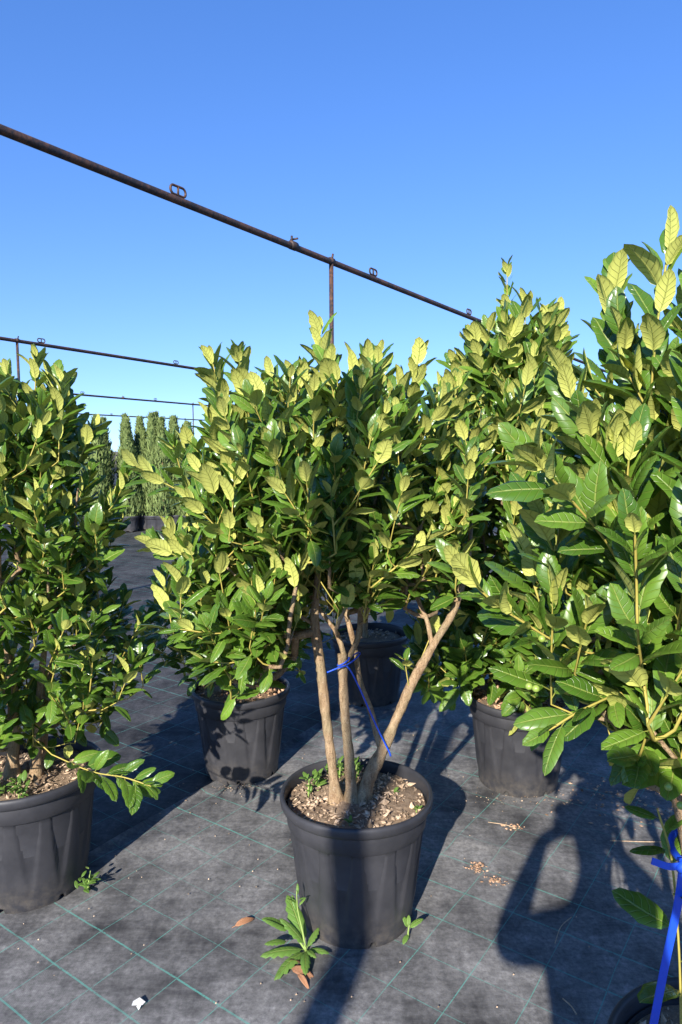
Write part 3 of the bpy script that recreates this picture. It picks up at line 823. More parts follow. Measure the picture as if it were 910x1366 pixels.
main_extra = [
    dict(pts=[(-.25, 2.12, 1.27), (-.40, 2.10, 1.38), (-.53, 2.09, 1.45), (-.61, 2.08, 1.50)], start=.25, sp=.017),
    dict(pts=[(-.30, 2.1, 1.20), (-.45, 2.06, 1.22), (-.56, 2.05, 1.27)], start=.2),
    dict(pts=[(-.22, 2.05, 1.05), (-.34, 1.98, 1.02), (-.46, 1.95, 1.04)], start=.15),
    dict(pts=[(-.20, 2.05, .98), (-.30, 2.0, .93), (-.40, 1.97, .94)], start=.15),
    dict(pts=[(-.05, 2.28, 1.70), (-.062, 2.29, 1.84), (-.066, 2.3, 1.93)], start=.2, sp=.014),
    dict(pts=[(-.36, 2.28, 1.66), (-.40, 2.28, 1.78), (-.415, 2.28, 1.845)], start=.15, sp=.013),
    dict(pts=[(-.29, 2.2, 1.66), (-.31, 2.2, 1.78), (-.315, 2.2, 1.84)], start=.15, sp=.013),
    dict(pts=[(.20, 2.25, 1.64), (.235, 2.25, 1.76), (.245, 2.25, 1.83)], start=.15, sp=.013),
    dict(pts=[(.10, 2.25, 1.66), (.115, 2.24, 1.78), (.12, 2.24, 1.84)], start=.15, sp=.013),
    dict(pts=[(.32, 2.25, 1.55), (.36, 2.25, 1.68), (.375, 2.25, 1.75)], start=.15, sp=.013),
    dict(pts=[(.06, 2.12, 1.05), (.09, 2.08, 1.10), (.13, 2.05, 1.18)], start=.3),
    dict(pts=[(.215, 2.19, .78), (.205, 2.18, .84), (.2, 2.17, .885)], start=.75, sp=.02, leaf=.075),
]
potted_holly(dict(base=(.045, 2.22, 0), R=.252, h=.425, seed=3, rot=.4, stems=main_stems, node_from=.93, leaf=LL * 1.04, shoot=.165, chips=1100, chip=.013, soil_drop=.04,
    tips=[(250, (-.02, 2.32, 1.49), (.50, .46, .34), 2.6, .55), (70, (-.32, 2.2, 1.16), (.25, .36, .24), 2.2, .3), (40, (.26, 2.42, 1.26), (.24, .28, .16), 2.2, .3)], holes=[(-.13, .42, 1.9, 2.3, .4, 1.05), (-.12, -.03, 1.9, 2.25, .4, 1.2)], extra=main_extra, sp=.0155, mind=.052,
    label='holly shrub with three bare tan trunks in the black pot crossed by a narrow shadow'))
# --- left shrub, foliage down to the pot
bl = (-1.13, 2.40, 0)
potted_holly(dict(base=bl, R=.262, h=.43, seed=21, rot=1.1, stems=auto_stems(bl, .38, 1.70, (.10, 0), .02, 4, 5), node_from=.5, leaf=LL * .98, shoot=.14, chips=900, chip=.012,
    tips=[(150, (-1.13, 2.40, .88), (.43, .42, .34), 2.3, .4), (110, (-1.12, 2.4, 1.30), (.35, .35, .30), 2.2, .4), (50, (-1.07, 2.4, 1.62), (.22, .24, .22), 2.0, .2)],
    extra=[dict(pts=[(-1.05, 2.4, 1.55), (-1.04, 2.4, 1.72), (-1.028, 2.4, 1.86)], start=.2, sp=.013), dict(pts=[(-.98, 2.36, 1.55), (-.94, 2.36, 1.68), (-.93, 2.36, 1.77)], start=.2, sp=.013),
           dict(pts=[(-.88, 2.3, 1.25), (-.76, 2.3, 1.36), (-.70, 2.28, 1.46)], start=.2, sp=.014), dict(pts=[(-.95, 2.2, .56), (-.80, 2.14, .53), (-.69, 2.12, .52), (-.60, 2.1, .50)], start=.3, sp=.017, leaf=.085),
           dict(pts=[(-1.16, 2.4, 1.5), (-1.2, 2.38, 1.65), (-1.2, 2.38, 1.76)], start=.2, sp=.013)],
    label='bushy holly leafed down to the soil, its pot standing beside the cloth seam'))
# --- back left
b2 = (-.49, 3.28, 0)
potted_holly(dict(base=b2, R=.238, seed=33, rot=.2, stems=auto_stems(b2, .37, 1.5, (.05, .02), .02, 1, 9) , node_from=.5, leaf=LL * .92, shoot=.14, chips=800, chip=.014, chipmat='redchip', soil_drop=.03,
    tips=[(115, (-.53, 3.24, .80), (.47, .42, .24), 2.3, .3), (85, (-.34, 3.32, 1.25), (.30, .34, .36), 2.2, .3), (25, (-.34, 3.32, 1.6), (.18, .2, .2), 2, .2)],
    label='holly on a single thin trunk, its pot dappled by leaf shadows'))
# --- back middle
b3 = (.17, 4.25, 0)
potted_holly(dict(base=b3, R=.245, seed=45, rot=.9, stems=auto_stems(b3, .37, 1.6, (0, .02), .018, 3, 12), node_from=.5, leaf=LL, shoot=.15, chips=250, chip=.016,
    tips=[(170, (.17, 4.25, 1.15), (.45, .42, .48), 2.3, .4), (40, (.16, 4.25, 1.6), (.26, .25, .25), 2, .2)],
    label='holly standing in the shade, its pot seen between the bare trunks'))
# --- back right, tall and conical
b4 = (.82, 3.15, 0)
potted_holly(dict(base=b4, R=.245, seed=57, rot=.65, stems=auto_stems(b4, .37, 2.05, (-.06, 0), .024, 2, 15), node_from=.48, leaf=LL * 1.34, shoot=.19, chips=900, sp=.019, bo=46, ug=.7, chip=.016, chipmat='redchip', soil_drop=.02,
    tips=[(70, (.72, 3.12, .70), (.46, .42, .20), 2.3, .3), (165, (.78, 3.12, 1.25), (.50, .48, .45), 2.3, .4), (72, (.76, 3.12, 1.72), (.34, .36, .32), 2.0, .3), (26, (.77, 3.08, 1.98), (.24, .25, .2), 2.0, .2)],
    extra=[dict(pts=[(.74, 3.1, 1.95), (.725, 3.1, 2.17), (.721, 3.1, 2.34)], start=.1, sp=.017, leaf=.062), dict(pts=[(.66, 3.02, 1.75), (.60, 3.0, 1.90), (.555, 3.0, 2.02)], start=.2, sp=.015),
           dict(pts=[(.80, 3.02, 1.85), (.84, 3.0, 2.0), (.87, 3.0, 2.11)], start=.2, sp=.015)],
    label='tall conical holly with one high shoot, in a sunlit pot full of red bark'))
# --- near right
b5 = (.735, 1.16, 0)
near_stems = [
    [(.66, 1.15, .37, .014), (.625, 1.155, .70, .0125), (.593, 1.17, .917, .0125), (.584, 1.20, .978, .012), (.572, 1.22, 1.045, .0115), (.560, 1.25, 1.13, .010), (.55, 1.3, 1.35, .006), (.54, 1.36, 1.62, .003)],
    [(.76, 1.17, .37, .017), (.77, 1.19, .8, .014), (.75, 1.22, 1.2, .010), (.74, 1.28, 1.6, .004)],
    [(.82, 1.2, .37, .016), (.9, 1.25, .8, .012), (.98, 1.35, 1.2, .008), (1.0, 1.4, 1.6, .004)],
]
NL = .088
near_extra = [
    dict(pts=[(.52, 1.24, 1.17), (.40, 1.19, 1.20), (.30, 1.16, 1.26), (.245, 1.145, 1.30), (.193, 1.13, 1.355)], start=.45, sp=.0145, leaf=NL * .86),
    dict(pts=[(.50, 1.18, 1.30), (.423, 1.10, 1.396), (.356, 1.05, 1.46), (.306, 1.02, 1.506), (.272, .995, 1.54)], start=.35, sp=.018, leaf=NL),
    dict(pts=[(.535, 1.38, 1.55), (.532, 1.4, 1.698), (.533, 1.4, 1.785), (.533, 1.4, 1.895)], start=.15, sp=.02, leaf=NL),
    dict(pts=[(.56, 1.28, 1.60), (.553, 1.25, 1.721), (.561, 1.25, 1.812), (.57, 1.25, 1.885)], start=.15, sp=.02, leaf=NL * .95),
    dict(pts=[(.50, 1.12, 1.15), (.433, 1.0, 1.27), (.419, .98, 1.359), (.402, .95, 1.43)], start=.35, sp=.018, leaf=NL * .95),
    dict(pts=[(.54, 1.22, 1.12), (.47, 1.16, 1.13), (.39, 1.11, 1.12), (.33, 1.08, 1.10)], start=.25, sp=.022, leaf=NL * .9, up=1.4),
    dict(pts=[(.55, 1.2, 1.08), (.50, 1.12, 1.06), (.46, 1.05, 1.06)], start=.3, sp=.024, leaf=NL * .9, up=1.5),
    dict(pts=[(.58, 1.2, 1.02), (.56, 1.12, 1.03), (.55, 1.04, 1.05)], start=.3, sp=.026, leaf=NL * .85, up=1.5),
    dict(pts=[(.52, 1.2, 1.35), (.46, 1.15, 1.46), (.43, 1.12, 1.57)], start=.3, sp=.018, leaf=NL * .95),
    dict(pts=[(.53, 1.3, 1.45), (.44, 1.28, 1.58), (.40, 1.27, 1.68)], start=.3, sp=.017, leaf=NL * .9),
    dict(pts=[(.52, 1.05, 1.25), (.50, .98, 1.38), (.49, .95, 1.48)], start=.3, sp=.018, leaf=NL),
    dict(pts=[(.58, 1.1, 1.4), (.545, 1.05, 1.52), (.53, 1.03, 1.64)], start=.3, sp=.018, leaf=NL),
    dict(pts=[(.607, 1.16, .40), (.60, 1.16, .56), (.59, 1.16, .694), (.573, 1.16, .834), (.545, 1.16, .925)], start=.55, sp=.05, leaf=.085, base=75, tip=55),
]
potted_holly(dict(base=b5, R=.25, seed=69, rot=.3, stems=near_stems, node_from=.9, leaf=NL, shoot=.17, chips=900, chip=.013, soil_drop=.05,
    zl=1.08, ug=.35, bo=44, tips=[(120, (.86, 1.28, 1.33), (.42, .42, .42), 2.3, .4), (42, (.52, 1.20, 1.36), (.2, .22, .26), 2, 0), (20, (.66, 1.32, 1.68), (.2, .2, .14), 2, 0)], extra=near_extra, sp=.0185, mind=.06,
    label='large-leaved holly with green berries, tied with a broad blue strap, its pot in deep shade'))
# --- next along the row on the right
b6 = (1.47, 2.12, 0)
potted_holly(dict(base=b6, R=.25, seed=81, rot=.3, stems=auto_stems(b6, .37, 1.7, (-.04, 0), .02, 3, 31), node_from=.5, leaf=LL * 1.05, shoot=.16, chips=250, chip=.014,
    tips=[(190, (1.42, 2.12, 1.2), (.48, .45, .55), 2.3, .4), (45, (1.38, 2.12, 1.7), (.28, .25, .22), 2, .2)],
    label='holly behind the large-leaved one, only its dark foliage edge showing'))
b7 = (1.56, 4.08, 0)
potted_holly(dict(base=b7, R=.25, seed=93, rot=.3, stems=auto_stems(b7, .37, 1.7, (-.04, 0), .02, 2, 37), node_from=.5, leaf=LL, shoot=.16, chips=100, chip=.014,
    tips=[(150, (1.52, 4.08, 1.2), (.46, .45, .55), 2.3, .4)],
    label='holly in the far row, glimpsed between the conical and the large-leaved hollies'))

# ---- choose, for each shrub, the 300 leaves that show largest; they become single leaves, the rest one mass of foliage
allq = []; owner = []
for pi, (t, lv, sp_) in enumerate(PLANTS):
    for li, (mx, var, tn) in enumerate(lv): allq.append(mx); owner.append((pi, li))
Q = np.array(allq)                                     # n,3,4
loc = np.array([[0, 0, 0], [.5, -.24, .03], [1, 0, -.06], [.5, .24, .03]])
PV = np.einsum('kij,nj->kni', Q[:, :, :3], loc) + Q[:, None, :, 3]
bvh = BVHTree.FromPolygons([tuple(p) for p in PV.reshape(-1, 3)], [(4 * k, 4 * k + 1, 4 * k + 2, 4 * k + 3) for k in range(len(Q))])
smp = np.array([[.3, 0, .01], [.55, -.13, .02], [.55, .13, .02], [.8, 0, -.03]])
SP = np.einsum('kij,nj->kni', Q[:, :, :3], smp) + Q[:, None, :, 3]
pit = R(5.2)
def scr(P):
    y = P[..., 1] * math.cos(pit) - (P[..., 2] - CAM.z) * math.sin(pit); z = P[..., 1] * math.sin(pit) + (P[..., 2] - CAM.z) * math.cos(pit)
    return np.stack([P[..., 0] / y, z / y], -1), y
s2, dep = scr(PV)
e1 = s2[:, 2] - s2[:, 0]; e2 = s2[:, 3] - s2[:, 1]
area = np.abs(e1[:, 0] * e2[:, 1] - e1[:, 1] * e2[:, 0]) * .5
infr = (np.abs(s2[:, :, 0]).max(1) < .53) & (np.abs(s2[:, :, 1]).max(1) < .78)
vis = np.zeros(len(Q))
for k in range(len(Q)):
    if not infr[k]: continue
    for p in SP[k]:
        d = Vector(p) - CAM; L = d.length; d /= L
        hit = bvh.ray_cast(CAM, d, L + .01)
        if hit[2] is None or hit[2] == k or hit[3] > L - .006: vis[k] += .25
score = area * vis
byp = {}
for k, (pi, li) in enumerate(owner): byp.setdefault(pi, []).append(k)
NLEAF = 0
for pi, (t, lv, sp_) in enumerate(PLANTS):
    ks = sorted(byp[pi], key=lambda k: -score[k]); top = [k for k in ks[:300] if score[k] > 0]; topset = set(top)
    base = np.array(sp_['base'])
    for k in top:
        mx, var, tn = lv[owner[k][1]]
        o = bpy.data.objects.new('leaf', LEAF_ME[var]); COL.objects.link(o); o.parent = t
        mm = Matrix([mx[0], mx[1], mx[2], [0, 0, 0, 1]]); mm.translation -= Vector(base); o.matrix_basis = mm
    rest = [lv[owner[k][1]] for k in ks if k not in topset]
    far = sp_['base'][1] > 3.0 or sp_['base'][0] > 1.2
    me = merged_leaves(rest, LEAF_LO if far else LEAF_HI, M['leaf'], base, 'foliage')
    o = bpy.data.objects.new('foliage', me); COL.objects.link(o); o.parent = t; tag(o, kind='stuff')
    NLEAF += len(lv)
    del t['_b']
print('leaves', NLEAF, [len(p[1]) for p in PLANTS])

# ---- berries on the large-leaved shrub
near_t = next(p[0] for p in PLANTS if p[2]['seed'] == 69)
bm = bmesh.new(); bmesh.ops.create_icosphere(bm, subdivisions=2, radius=.0062)
bme = bpy.data.meshes.new('berry'); bm.to_mesh(bme); bm.free(); bme.materials.append(M['berry'])
bme.polygons.foreach_set('use_smooth', np.full(len(bme.polygons), True))
for (x, y, z) in ((.302, 1.10, 1.165), (.312, 1.095, 1.163), (.33, 1.13, 1.235), (.515, 1.02, 1.005), (.528, 1.015, 1.0), (.54, 1.02, 1.018), (.50, 1.03, 1.03), (.43, 1.0, 1.30), (.548, 1.02, 1.03)):
    o = bpy.data.objects.new('berry', bme); COL.objects.link(o); o.parent = near_t; o.location = Vector((x, y, z)) - Vector(b5)

# ------------------------------------------------------------------ blue ties
t = empty('plant_tie', (.003, 2.17, .861)); t['_b'] = tuple(t.location)
tag(t, 'thin blue tie knotted round the short sawn-off trunk, its tail reaching the leaning trunk', 'plant tie')
m = MB(); ring = [(.0045 + .019 * math.cos(a), 2.19 + .019 * math.sin(a), .868 + .012 * math.cos(a)) for a in np.linspace(0, 2 * math.pi, 17)]
m.tube(ring, .0028, 6, cap=False)
ring = [(.03 + .028 * math.cos(a), 2.205 + .03 * math.sin(a), .872 + .02 * math.cos(a)) for a in np.linspace(0, 2 * math.pi, 17)]
m.tube(ring, .0026, 6, cap=False); m.build('loop', M['blue'], t)
m = MB(); m.tube(smooth_path([(.014, 2.166, .862), (.03, 2.168, .84), (.063, 2.17, .77), (.11, 2.17, .66), (.149, 2.172, .578), (.155, 2.175, .56)], 4), .0030, 6); m.build('tail', M['blue'], t)
m = MB(); m.tube(smooth_path([(.014, 2.165, .864), (-.015, 2.155, .858), (-.048, 2.15, .846)], 4), .0028, 6); m.build('tail', M['blue'], t)
del t['_b']
t = empty('plant_tie', (.57, 1.12, .85)); t['_b'] = tuple(t.location)
tag(t, 'broad flat blue strap hanging from the trunk of the large-leaved holly', 'plant tie')
def strap(pts, w, ax):
    m = MB(); vs = []; fs = []; ax = Vector(ax).normalized(); th = .0012
    P = [Vector(p) for p in smooth_path(pts, 5)]
    for i, p in enumerate(P):
        d = (P[min(i + 1, len(P) - 1)] - P[max(0, i - 1)]).normalized(); sdv = (ax - d * ax.dot(d)).normalized(); nn = d.cross(sdv)
        vs += [p - sdv * w / 2 - nn * th, p + sdv * w / 2 - nn * th, p + sdv * w / 2 + nn * th, p - sdv * w / 2 + nn * th]
    for i in range(len(P) - 1):
        for k in range(4): fs.append((i * 4 + k, i * 4 + (k + 1) % 4, (i + 1) * 4 + (k + 1) % 4, (i + 1) * 4 + k))
    fs += [(0, 3, 2, 1), tuple(len(vs) - 4 + k for k in range(4))]
    m.add(vs, fs); return m
strap([(.572, 1.115, .862), (.562, 1.108, .79), (.540, 1.10, .683), (.522, 1.095, .58), (.512, 1.095, .50), (.508, 1.10, .44)], .0155, (1, .25, 0)).build('tail', M['blue'], t, smooth=False)
strap([(.575, 1.112, .852), (.545, 1.108, .852), (.515, 1.108, .862)], .011, (0, .3, 1)).build('tail', M['blue'], t, smooth=False)
m = MB(); ring = [(.605 + .030 * math.cos(a), 1.155 + .042 * math.sin(a), .858 + .012 * math.sin(a + 1)) for a in np.linspace(0, 2 * math.pi, 21)]
m.tube(ring, .006, 6, cap=False); m.build('loop', M['blue'], t)
m = MB(); m.tube([(.558, 1.108, .845), (.572, 1.11, .853), (.588, 1.115, .86)], [.007, .0105, .007], 8); m.build('knot', M['blue'], t)
del t['_b']

# ------------------------------------------------------------------ weeds
WT = [leaf_template(300 + k, [0, .08, .16, .25, .34, .43, .52, .61, .70, .79, .88, .95, 1.0], W=(.30, .34, .40, .48)[k], spines=False, serr=(.10, .08, .05, 0)[k], curl=.35, fold=.12) for k in range(4)]
WM = [leaf_mesh(tp, M['weed']) for tp in WT]
def weed(name, base, label, spec, stems=(), group=None):
    """spec: leaves (azimuth deg, elevation deg, length, height, variant)"""
    t = empty(name, base); tag(t, label, 'weed', group)
    for (az, el, L, zz, var) in spec:
        o = bpy.data.objects.new('leaf', WM[var]); COL.objects.link(o); o.parent = t
        x = Vector((math.cos(R(az)) * math.cos(R(el)), math.sin(R(az)) * math.cos(R(el)), math.sin(R(el))))
        y = Vector((-math.sin(R(az)), math.cos(R(az)), 0)); n = x.cross(y)
        off = Vector(zz if isinstance(zz, tuple) else (0, 0, zz)) + x * L * .12
        o.matrix_basis = Matrix([[x.x * L, y.x * L, n.x * L, off.x], [x.y * L, y.y * L, n.y * L, off.y], [x.z * L, y.z * L, n.z * L, off.z], [0, 0, 0, 1]])
    for st in stems:
        m = MB(); m.tube(smooth_path(st, 4), [.004 - .0025 * i / (4 * (len(st) - 1)) for i in range(4 * (len(st) - 1) + 1)], 6); m.build('stem', M['weed_stem'], t)
    return t
M['weed_stem'] = mat_simple('weed stem', (0.30, 0.40, 0.10), (0.22, 0.32, 0.08), 30, 0.6)
weed('rosette_weed', (-.115, 2.02, .004), 'broad-leaved rosette weed against the foot of the pot with three bare trunks', 
     [(118, 42, .145, .02, 1), (195, 14, .125, .01, 1), (232, 8, .125, .008, 0), (272, 16, .10, .008, 0), (160, 50, .10, .02, 1), (345, 14, .065, .008, 2), (60, 30, .07, .01, 0), (300, 25, .06, .01, 0), (178, 35, .085, (-.05, .02, .055), 3), (205, 22, .07, (-.055, .01, .03), 2),
      (120, 60, .045, (-.03, .03, .11), 0), (40, 40, .03, (-.025, .03, .13), 0), (200, 45, .035, (-.03, .03, .14), 0), (90, 70, .03, (-.028, .03, .165), 0), (330, 45, .028, (-.026, .03, .15), 0)],
     [[(0, 0, 0), (-.012, .015, .06), (-.027, .03, .12), (-.03, .03, .18)], [(0, 0, .005), (-.03, .012, .04), (-.055, .015, .06)]])
weed('seedling_weed', (.205, 2.085, .004), 'tiny bright green seedling on the cloth against the pot with three bare trunks', [(20, 30, .05, .03, 3), (130, 60, .035, .03, 3), (240, -5, .035, .012, 3), (80, 55, .03, .035, 3)], [[(0, 0, 0), (0, 0, .02), (.004, .002, .04)]])
rngw = random.Random(4)
weed('sprig_weed', (-.90, 2.33, .004), 'small leafy weed sprig in the shade edge of the leafy pot',
     [(rngw.uniform(0, 360), rngw.uniform(10, 60), rngw.uniform(.025, .04), (rngw.gauss(0, .015), rngw.gauss(0, .015), rngw.uniform(.005, .07)), 3) for _ in range(16)], [[(0, 0, 0), (.004, 0, .03), (.01, .005, .07)]])
for k in range(7):
    a = R(150 + rngw.uniform(-50, 60)); rr = rngw.uniform(.12, .205)
    bs = (.07 + rr * math.cos(a), 2.22 + rr * math.sin(a), .385)
    hh = rngw.uniform(.035, .085)
    weed('pot_weed', bs, 'small upright weed growing from the soil between the bare trunks and the rim',
         [(rngw.uniform(0, 360), rngw.uniform(15, 65), rngw.uniform(.018, .036), (rngw.gauss(0, .006), rngw.gauss(0, .006), hh * rngw.uniform(.2, 1)), 3) for _ in range(12)], [[(0, 0, -.02), (.003, 0, hh * .5), (.005, .003, hh)]], 'weeds on the soil around the three bare trunks')
for k, (x, y) in enumerate(((.17, 2.25), (.235, 2.14), (.02, 2.06))):
    weed('pot_seedling', (x, y, .385), ['seedling on the open soil beside the leaning trunk', 'light green seedling near the rim, next to an orange dry leaf', 'seedling at the feet of the trunks'][k],
         [(rngw.uniform(0, 360), rngw.uniform(10, 60), rngw.uniform(.014, .024), .012, 3) for _ in range(5)], [[(0, 0, -.02), (0, 0, .0), (0, 0, .012)]])
for k in range(4):
    bs = (-1.13 + (-.02, .03, -.06, .05)[k], 2.24 + (.0, .02, .03, -.01)[k], .385)
    hh = rngw.uniform(.05, .09)
    weed('pot_weed', bs, 'leafy weed on the soil of the pot beside the seam',
         [(rngw.uniform(0, 360), rngw.uniform(10, 60), rngw.uniform(.022, .042), (rngw.gauss(0, .012), rngw.gauss(0, .012), hh * rngw.uniform(.2, 1)), 3) for _ in range(11)], [[(0, 0, -.02), (.003, 0, hh * .5), (.006, .003, hh)]], 'weeds on the soil of the pot by the seam')

# ------------------------------------------------------------------ litter on the cloth and in the pots
DT = [leaf_template(400 + k, [0, .14, .38, .62, .85, 1.0], W=(.26, .38, .42)[k], spines=False, cols=4, fold=(.9, .55, .75)[k], curl=(.5, .8, .3)[k]) for k in range(3)]
DM = [leaf_mesh(tp, M['dry'], 'dry_leaf') for tp in DT]
def litter(name, x, y, z, L, az, roll, label, k=0, mat=None, pitch=6, cat='dead leaf'):
    me = DM[k] if mat is None else leaf_mesh(DT[k], mat, name)
    o = bpy.data.objects.new(name, me); COL.objects.link(o)
    o.location = (x, y, z); o.scale = (L, L, L); o.rotation_euler = (R(roll), R(-pitch), R(az)); tag(o, label, cat); return o
litter('dry_leaf', -.352, 2.13, .012, .075, 30, 38, 'curled brown dry leaf alone on the open cloth', 0)
litter('dry_leaf', -.155, 1.945, .012, .075, 330, 25, 'larger reddish dry leaf beneath the rosette weed', 1)
litter('dry_leaf', -.175, 1.975, .012, .065, 350, -30, 'pale curled dry leaf under the rosette weed', 2)
litter('dry_leaf', -.135, 1.925, .010, .06, 300, 18, 'small dry leaf lying lowest under the rosette weed', 0)
litter('dry_leaf', .255, 2.11, .392, .06, 60, 12, 'orange dry leaf on the soil near the rim, around three bare trunks', 1)
litter('yellow_leaf', -.56, 3.17, .43, .045, 20, 20, 'bright yellow fallen leaf hanging above the dappled pot', 2, M['yellow_leaf'], 25)
litter('yellow_leaf', -.38, 3.12, .402, .032, 200, 10, 'small yellow leaf lying on the red bark of the dappled pot', 2, M['yellow_leaf'], 6)
m = MB(); m.add([(-.592, 1.815, .006), (-.56, 1.81, .012), (-.556, 1.826, .008), (-.575, 1.835, .014), (-.592, 1.83, .007)], [(0, 1, 2, 3, 4)]); m.add([(-.578, 1.812, .007), (-.568, 1.80, .005), (-.562, 1.815, .013)], [(0, 1, 2)])
o = m.build('paper_scrap', M['white']); tag(o, 'small white scrap lying on the cloth', 'scrap')
def crumbs(cx, cy, rx, ry, n, size, seed, label, mat):
    rng = random.Random(seed); m = MB()
    for k in range(n):
        x, y = cx + rng.gauss(0, rx), cy + rng.gauss(0, ry); s = size * rng.uniform(.4, 1.4); q = Matrix.Rotation(rng.uniform(0, 6.28), 3, 'Z') @ Matrix.Rotation(rng.gauss(0, .6), 3, 'X')
        vs = [Vector((s, 0, 0)), Vector((0, s * .5, 0)), Vector((-s, 0, 0)), Vector((0, -s * .5, 0)), Vector((0, 0, s * .35)), Vector((0, 0, -s * .3))]
        m.add([q @ w + Vector((x, y, .006 + s * .3 + relief(x, y))) for w in vs], [(0, 1, 4), (1, 2, 4), (2, 3, 4), (3, 0, 4), (1, 0, 5), (2, 1, 5), (3, 2, 5), (0, 3, 5)], 0, rng.random())
    o = m.build('litter_crumbs', mat, smooth=False); tag(o, label, 'litter', kind='stuff'); return o
crumbs(.491, 2.447, .016, .016, 70, .006, 1, 'clump of brown crumbs on the cloth between two pots', M['redchip'])
crumbs(.545, 2.363, .018, .018, 50, .006, 2, 'scatter of brown crumbs beside the crumb clump', M['redchip'])
crumbs(.70, 2.72, .02, .012, 40, .006, 3, 'crumbs at the end of the fallen twig', M['redchip'])
crumbs(.74, 2.95, .13, .025, 60, .004, 8, 'soil crumbs along the foot of the sunlit pot', M['chip'])
crumbs(-.47, 3.07, .10, .02, 60, .004, 9, 'soil crumbs along the foot of the dappled pot', M['chip'])
crumbs(1.25, 2.95, .16, .12, 160, .009, 10, 'bark litter on the shaded cloth beside the sunlit pot', M['redchip'])
crumbs(-.75, 3.0, .16, .20, 50, .005, 12, 'dark litter lodged along the cloth seam', M['soil'])
rngf = random.Random(77)
m = MB()
for k in range(240):
    u, v = rngf.uniform(-.9, 2.2), rngf.uniform(.1, 2.3); p = G0 + GU * u + GV * (v + SEAM_V); s = rngf.uniform(.0015, .0035)
    m.add([(p.x - s, p.y, .006), (p.x, p.y - s * .6, .006), (p.x + s, p.y, .007), (p.x, p.y + s * .6, .009)], [(0, 1, 2, 3)], 0, rngf.random())
o = m.build('litter_crumbs', M['chip']); tag(o, 'tiny pale crumbs strewn over the open cloth', 'litter', kind='stuff')
for (pts, r, lb) in (([(.60, 2.76, .008), (.66, 2.735, .012), (.70, 2.715, .009)], .002, 'thin dry twig on the cloth in front of the sunlit pot'), ([(.615, 1.83, .008), (.628, 1.80, .012), (.635, 1.775, .008)], .0022, 'short pale twig at the edge of the photographer shadow'), ([(1.05, 2.62, .008), (1.2, 2.6, .014), (1.36, 2.61, .01)], .0022, 'long dark twig lying in the shade beside the sunlit pot'),
                 ([(.66, 2.05, .008), (.70, 2.12, .012), (.75, 2.17, .009)], .0015, 'fine twig lying inside the photographer shadow')):
    m = MB(); m.tube(smooth_path(pts, 4), r, 5); o = m.build('fallen_twig', M['chip']); tag(o, lb, 'twig')

# ------------------------------------------------------------------ the photographer, behind the camera: a real figure whose shadow falls on the cloth
def mat_person():
    t = NT('clothed body'); sep = t.n('ShaderNodeSeparateXYZ'); t.l(t.obj(), sep.inputs[0]); z = sep.outputs[2]; y = sep.outputs[1]
    n = t.noise(30, 4, .6, t.obj())
    c = t.mix(t.maprange(z, .93, .94), (0.04, 0.05, 0.09), (0.16, 0.17, 0.19))
    c = t.mix(t.maprange(z, .085, .09, 1, 0), c, (0.03, 0.025, 0.02))
    skin = t.math('MAXIMUM', t.maprange(z, 1.49, 1.50), t.math('MULTIPLY', t.maprange(y, .17, .18), t.maprange(z, 1.3, 1.31)))
    c = t.mix(skin, c, (0.50, 0.31, 0.22))
    return t.done(t.bsdf(c, .75, .2, n, .2, .004))
PB = Vector((.05, -.27, 0))
t = empty('person', PB); tag(t, 'person in grey shirt raising a camera, whose shadow falls on the cloth', 'person')
V_ = []; E_ = []; Rr_ = []
def sv(p, r, par=None):
    V_.append((p[0] - PB.x, p[1] - PB.y, p[2])); Rr_.append(r)
    if par is not None: E_.append((par, len(V_) - 1))
    return len(V_) - 1
pel = sv((.05, -.30, .95), (.15, .115)); ab = sv((.05, -.29, 1.08), (.145, .11), pel); che = sv((.05, -.28, 1.21), (.165, .12), ab); nk0 = sv((.05, -.27, 1.34), (.085, .075), che)
nk = sv((.045, -.26, 1.44), (.052, .052), nk0); hd = sv((.035, -.245, 1.58), (.072, .085), nk); hd2 = sv((.035, -.25, 1.66), (.076, .092), hd); sv((.035, -.25, 1.72), (.05, .06), hd2)
for s in (-1, 1):
    hp = sv((.05 + s * .09, -.30, .90), (.09, .09), pel); kn = sv((.05 + s * .11, -.28, .50), (.062, .062), hp); cf = sv((.05 + s * .115, -.30, .33), (.055, .055), kn); an = sv((.05 + s * .12, -.31, .09), (.04, .04), cf); sv((.05 + s * .14, -.20, .045), (.042, .035), an)
    sh = sv((.05 + s * .175, -.275, 1.275), (.072, .072), che)
    if s < 0: el = sv((-.225, -.18, 1.195), (.06, .06), sh); wr = sv((-.085, -.055, 1.445), (.028, .028), el); pm = sv((-.03, -.075, 1.485), (.032, .026), wr); tipz = [(-.005 + .022 * k, -.045 - .012 * k, 1.492 - .002 * k) for k in range(4)]; th = (-.055, -.07, 1.545)
    else: el = sv((.33, -.14, 1.25), (.055, .055), sh); wr = sv((.155, -.13, 1.47), (.028, .028), el); pm = sv((.11, -.125, 1.535), (.030, .026), wr); tipz = [(.085, -.085, 1.575 - .02 * k) for k in range(4)]; th = (.07, -.16, 1.555)
    for q in tipz:
        p0 = V_[pm]; a = sv(((p0[0] + PB.x) * .5 + q[0] * .5 + .004, (p0[1] + PB.y) * .5 + q[1] * .5, p0[2] * .5 + q[2] * .5), (.009, .009), pm); sv(q, (.008, .008), a)
    p0 = V_[pm]; a = sv(((p0[0] + PB.x) * .5 + th[0] * .5, (p0[1] + PB.y) * .5 + th[1] * .5 - .008, p0[2] * .5 + th[2] * .5), (.010, .010), pm); sv(th, (.008, .008), a)
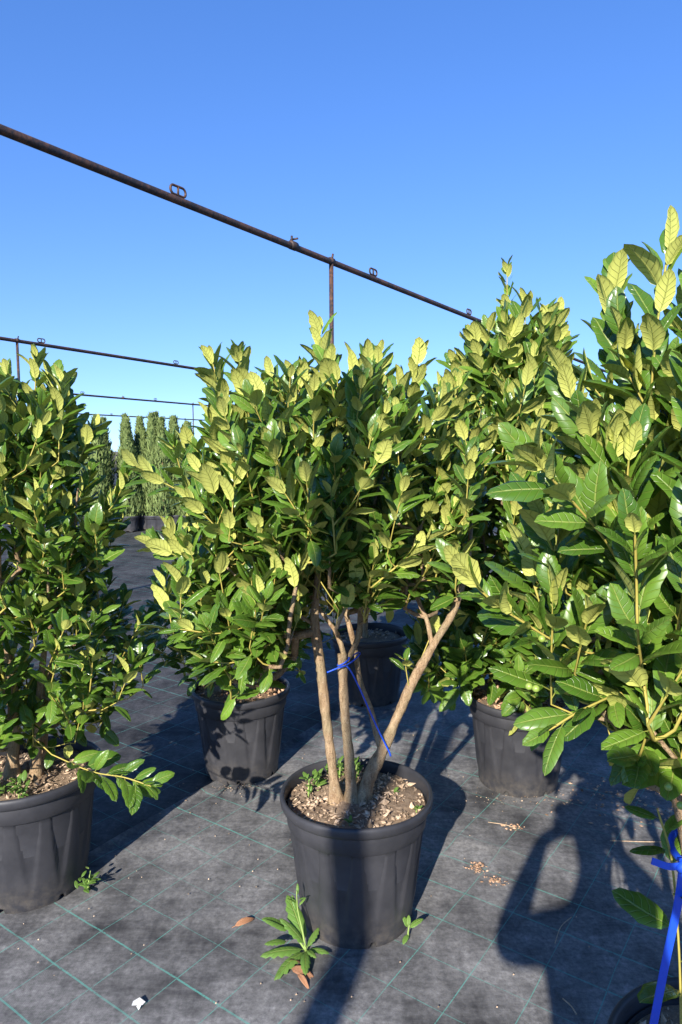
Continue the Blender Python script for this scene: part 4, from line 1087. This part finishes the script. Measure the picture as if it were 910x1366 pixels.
me = bpy.data.meshes.new('body'); me.from_pydata(V_, E_, [])
ob = bpy.data.objects.new('body', me); COL.objects.link(ob); ob.parent = t
sk = ob.modifiers.new('Skin', 'SKIN')
if not me.skin_vertices: me.attributes
for i, d in enumerate(me.skin_vertices[0].data): d.radius = Rr_[i]; d.use_root = (i == 0)
sk.use_smooth_shade = True
ob.modifiers.new('Subdivision', 'SUBSURF').levels = 2; ob.modifiers['Subdivision'].render_levels = 2
me.materials.append(mat_person())
bm = bmesh.new(); bmesh.ops.create_uvsphere(bm, u_segments=20, v_segments=14, radius=1)
bmesh.ops.delete(bm, geom=[v for v in bm.verts if v.co.z < -.35 or (v.co.y > .45 and v.co.z < .35)], context='VERTS')
for v in bm.verts: v.co = Vector((v.co.x * .088, v.co.y * .108, v.co.z * .105)) * (1 + .05 * mnoise.noise(v.co * 4))
hm = bpy.data.meshes.new('hair'); bm.to_mesh(hm); bm.free(); hm.materials.append(mat_simple('hair', (.03, .02, .015), (.06, .04, .03), 90, .6))
ho = bpy.data.objects.new('hair', hm); COL.objects.link(ho); ho.parent = t; ho.location = Vector((.035, -.255, 1.66)) - PB; so_ = ho.modifiers.new('Solidify', 'SOLIDIFY'); so_.thickness = .012
M['camera_black'] = mat_simple('camera body', (.02, .02, .02), (.03, .03, .03), 200, .5)
t = empty('photo_camera', (0, -.10, 1.50)); t['_b'] = tuple(t.location); tag(t, 'black camera held up to the eye by the person', 'camera')
m = MB(); m.box((.015, -.128, 1.548), (.135, .05, .09)); bo = m.build('camera_body', M['camera_black'], t, smooth=False)
m = MB(); m.box((.0, -.13, 1.606), (.06, .05, .03)); m.build('viewfinder_hump', M['camera_black'], bo, base=t.location, smooth=False)
m = MB(); m.tube([(0, -.105, 1.55), (0, -.09, 1.55), (0, -.085, 1.55), (0, -.02, 1.55), (0, -.018, 1.55)], [.034, .034, .038, .038, .036], 20); m.build('lens', M['camera_black'], t)
del t['_b']
for o in bpy.data.objects:
    if '_b' in o.keys(): del o['_b']
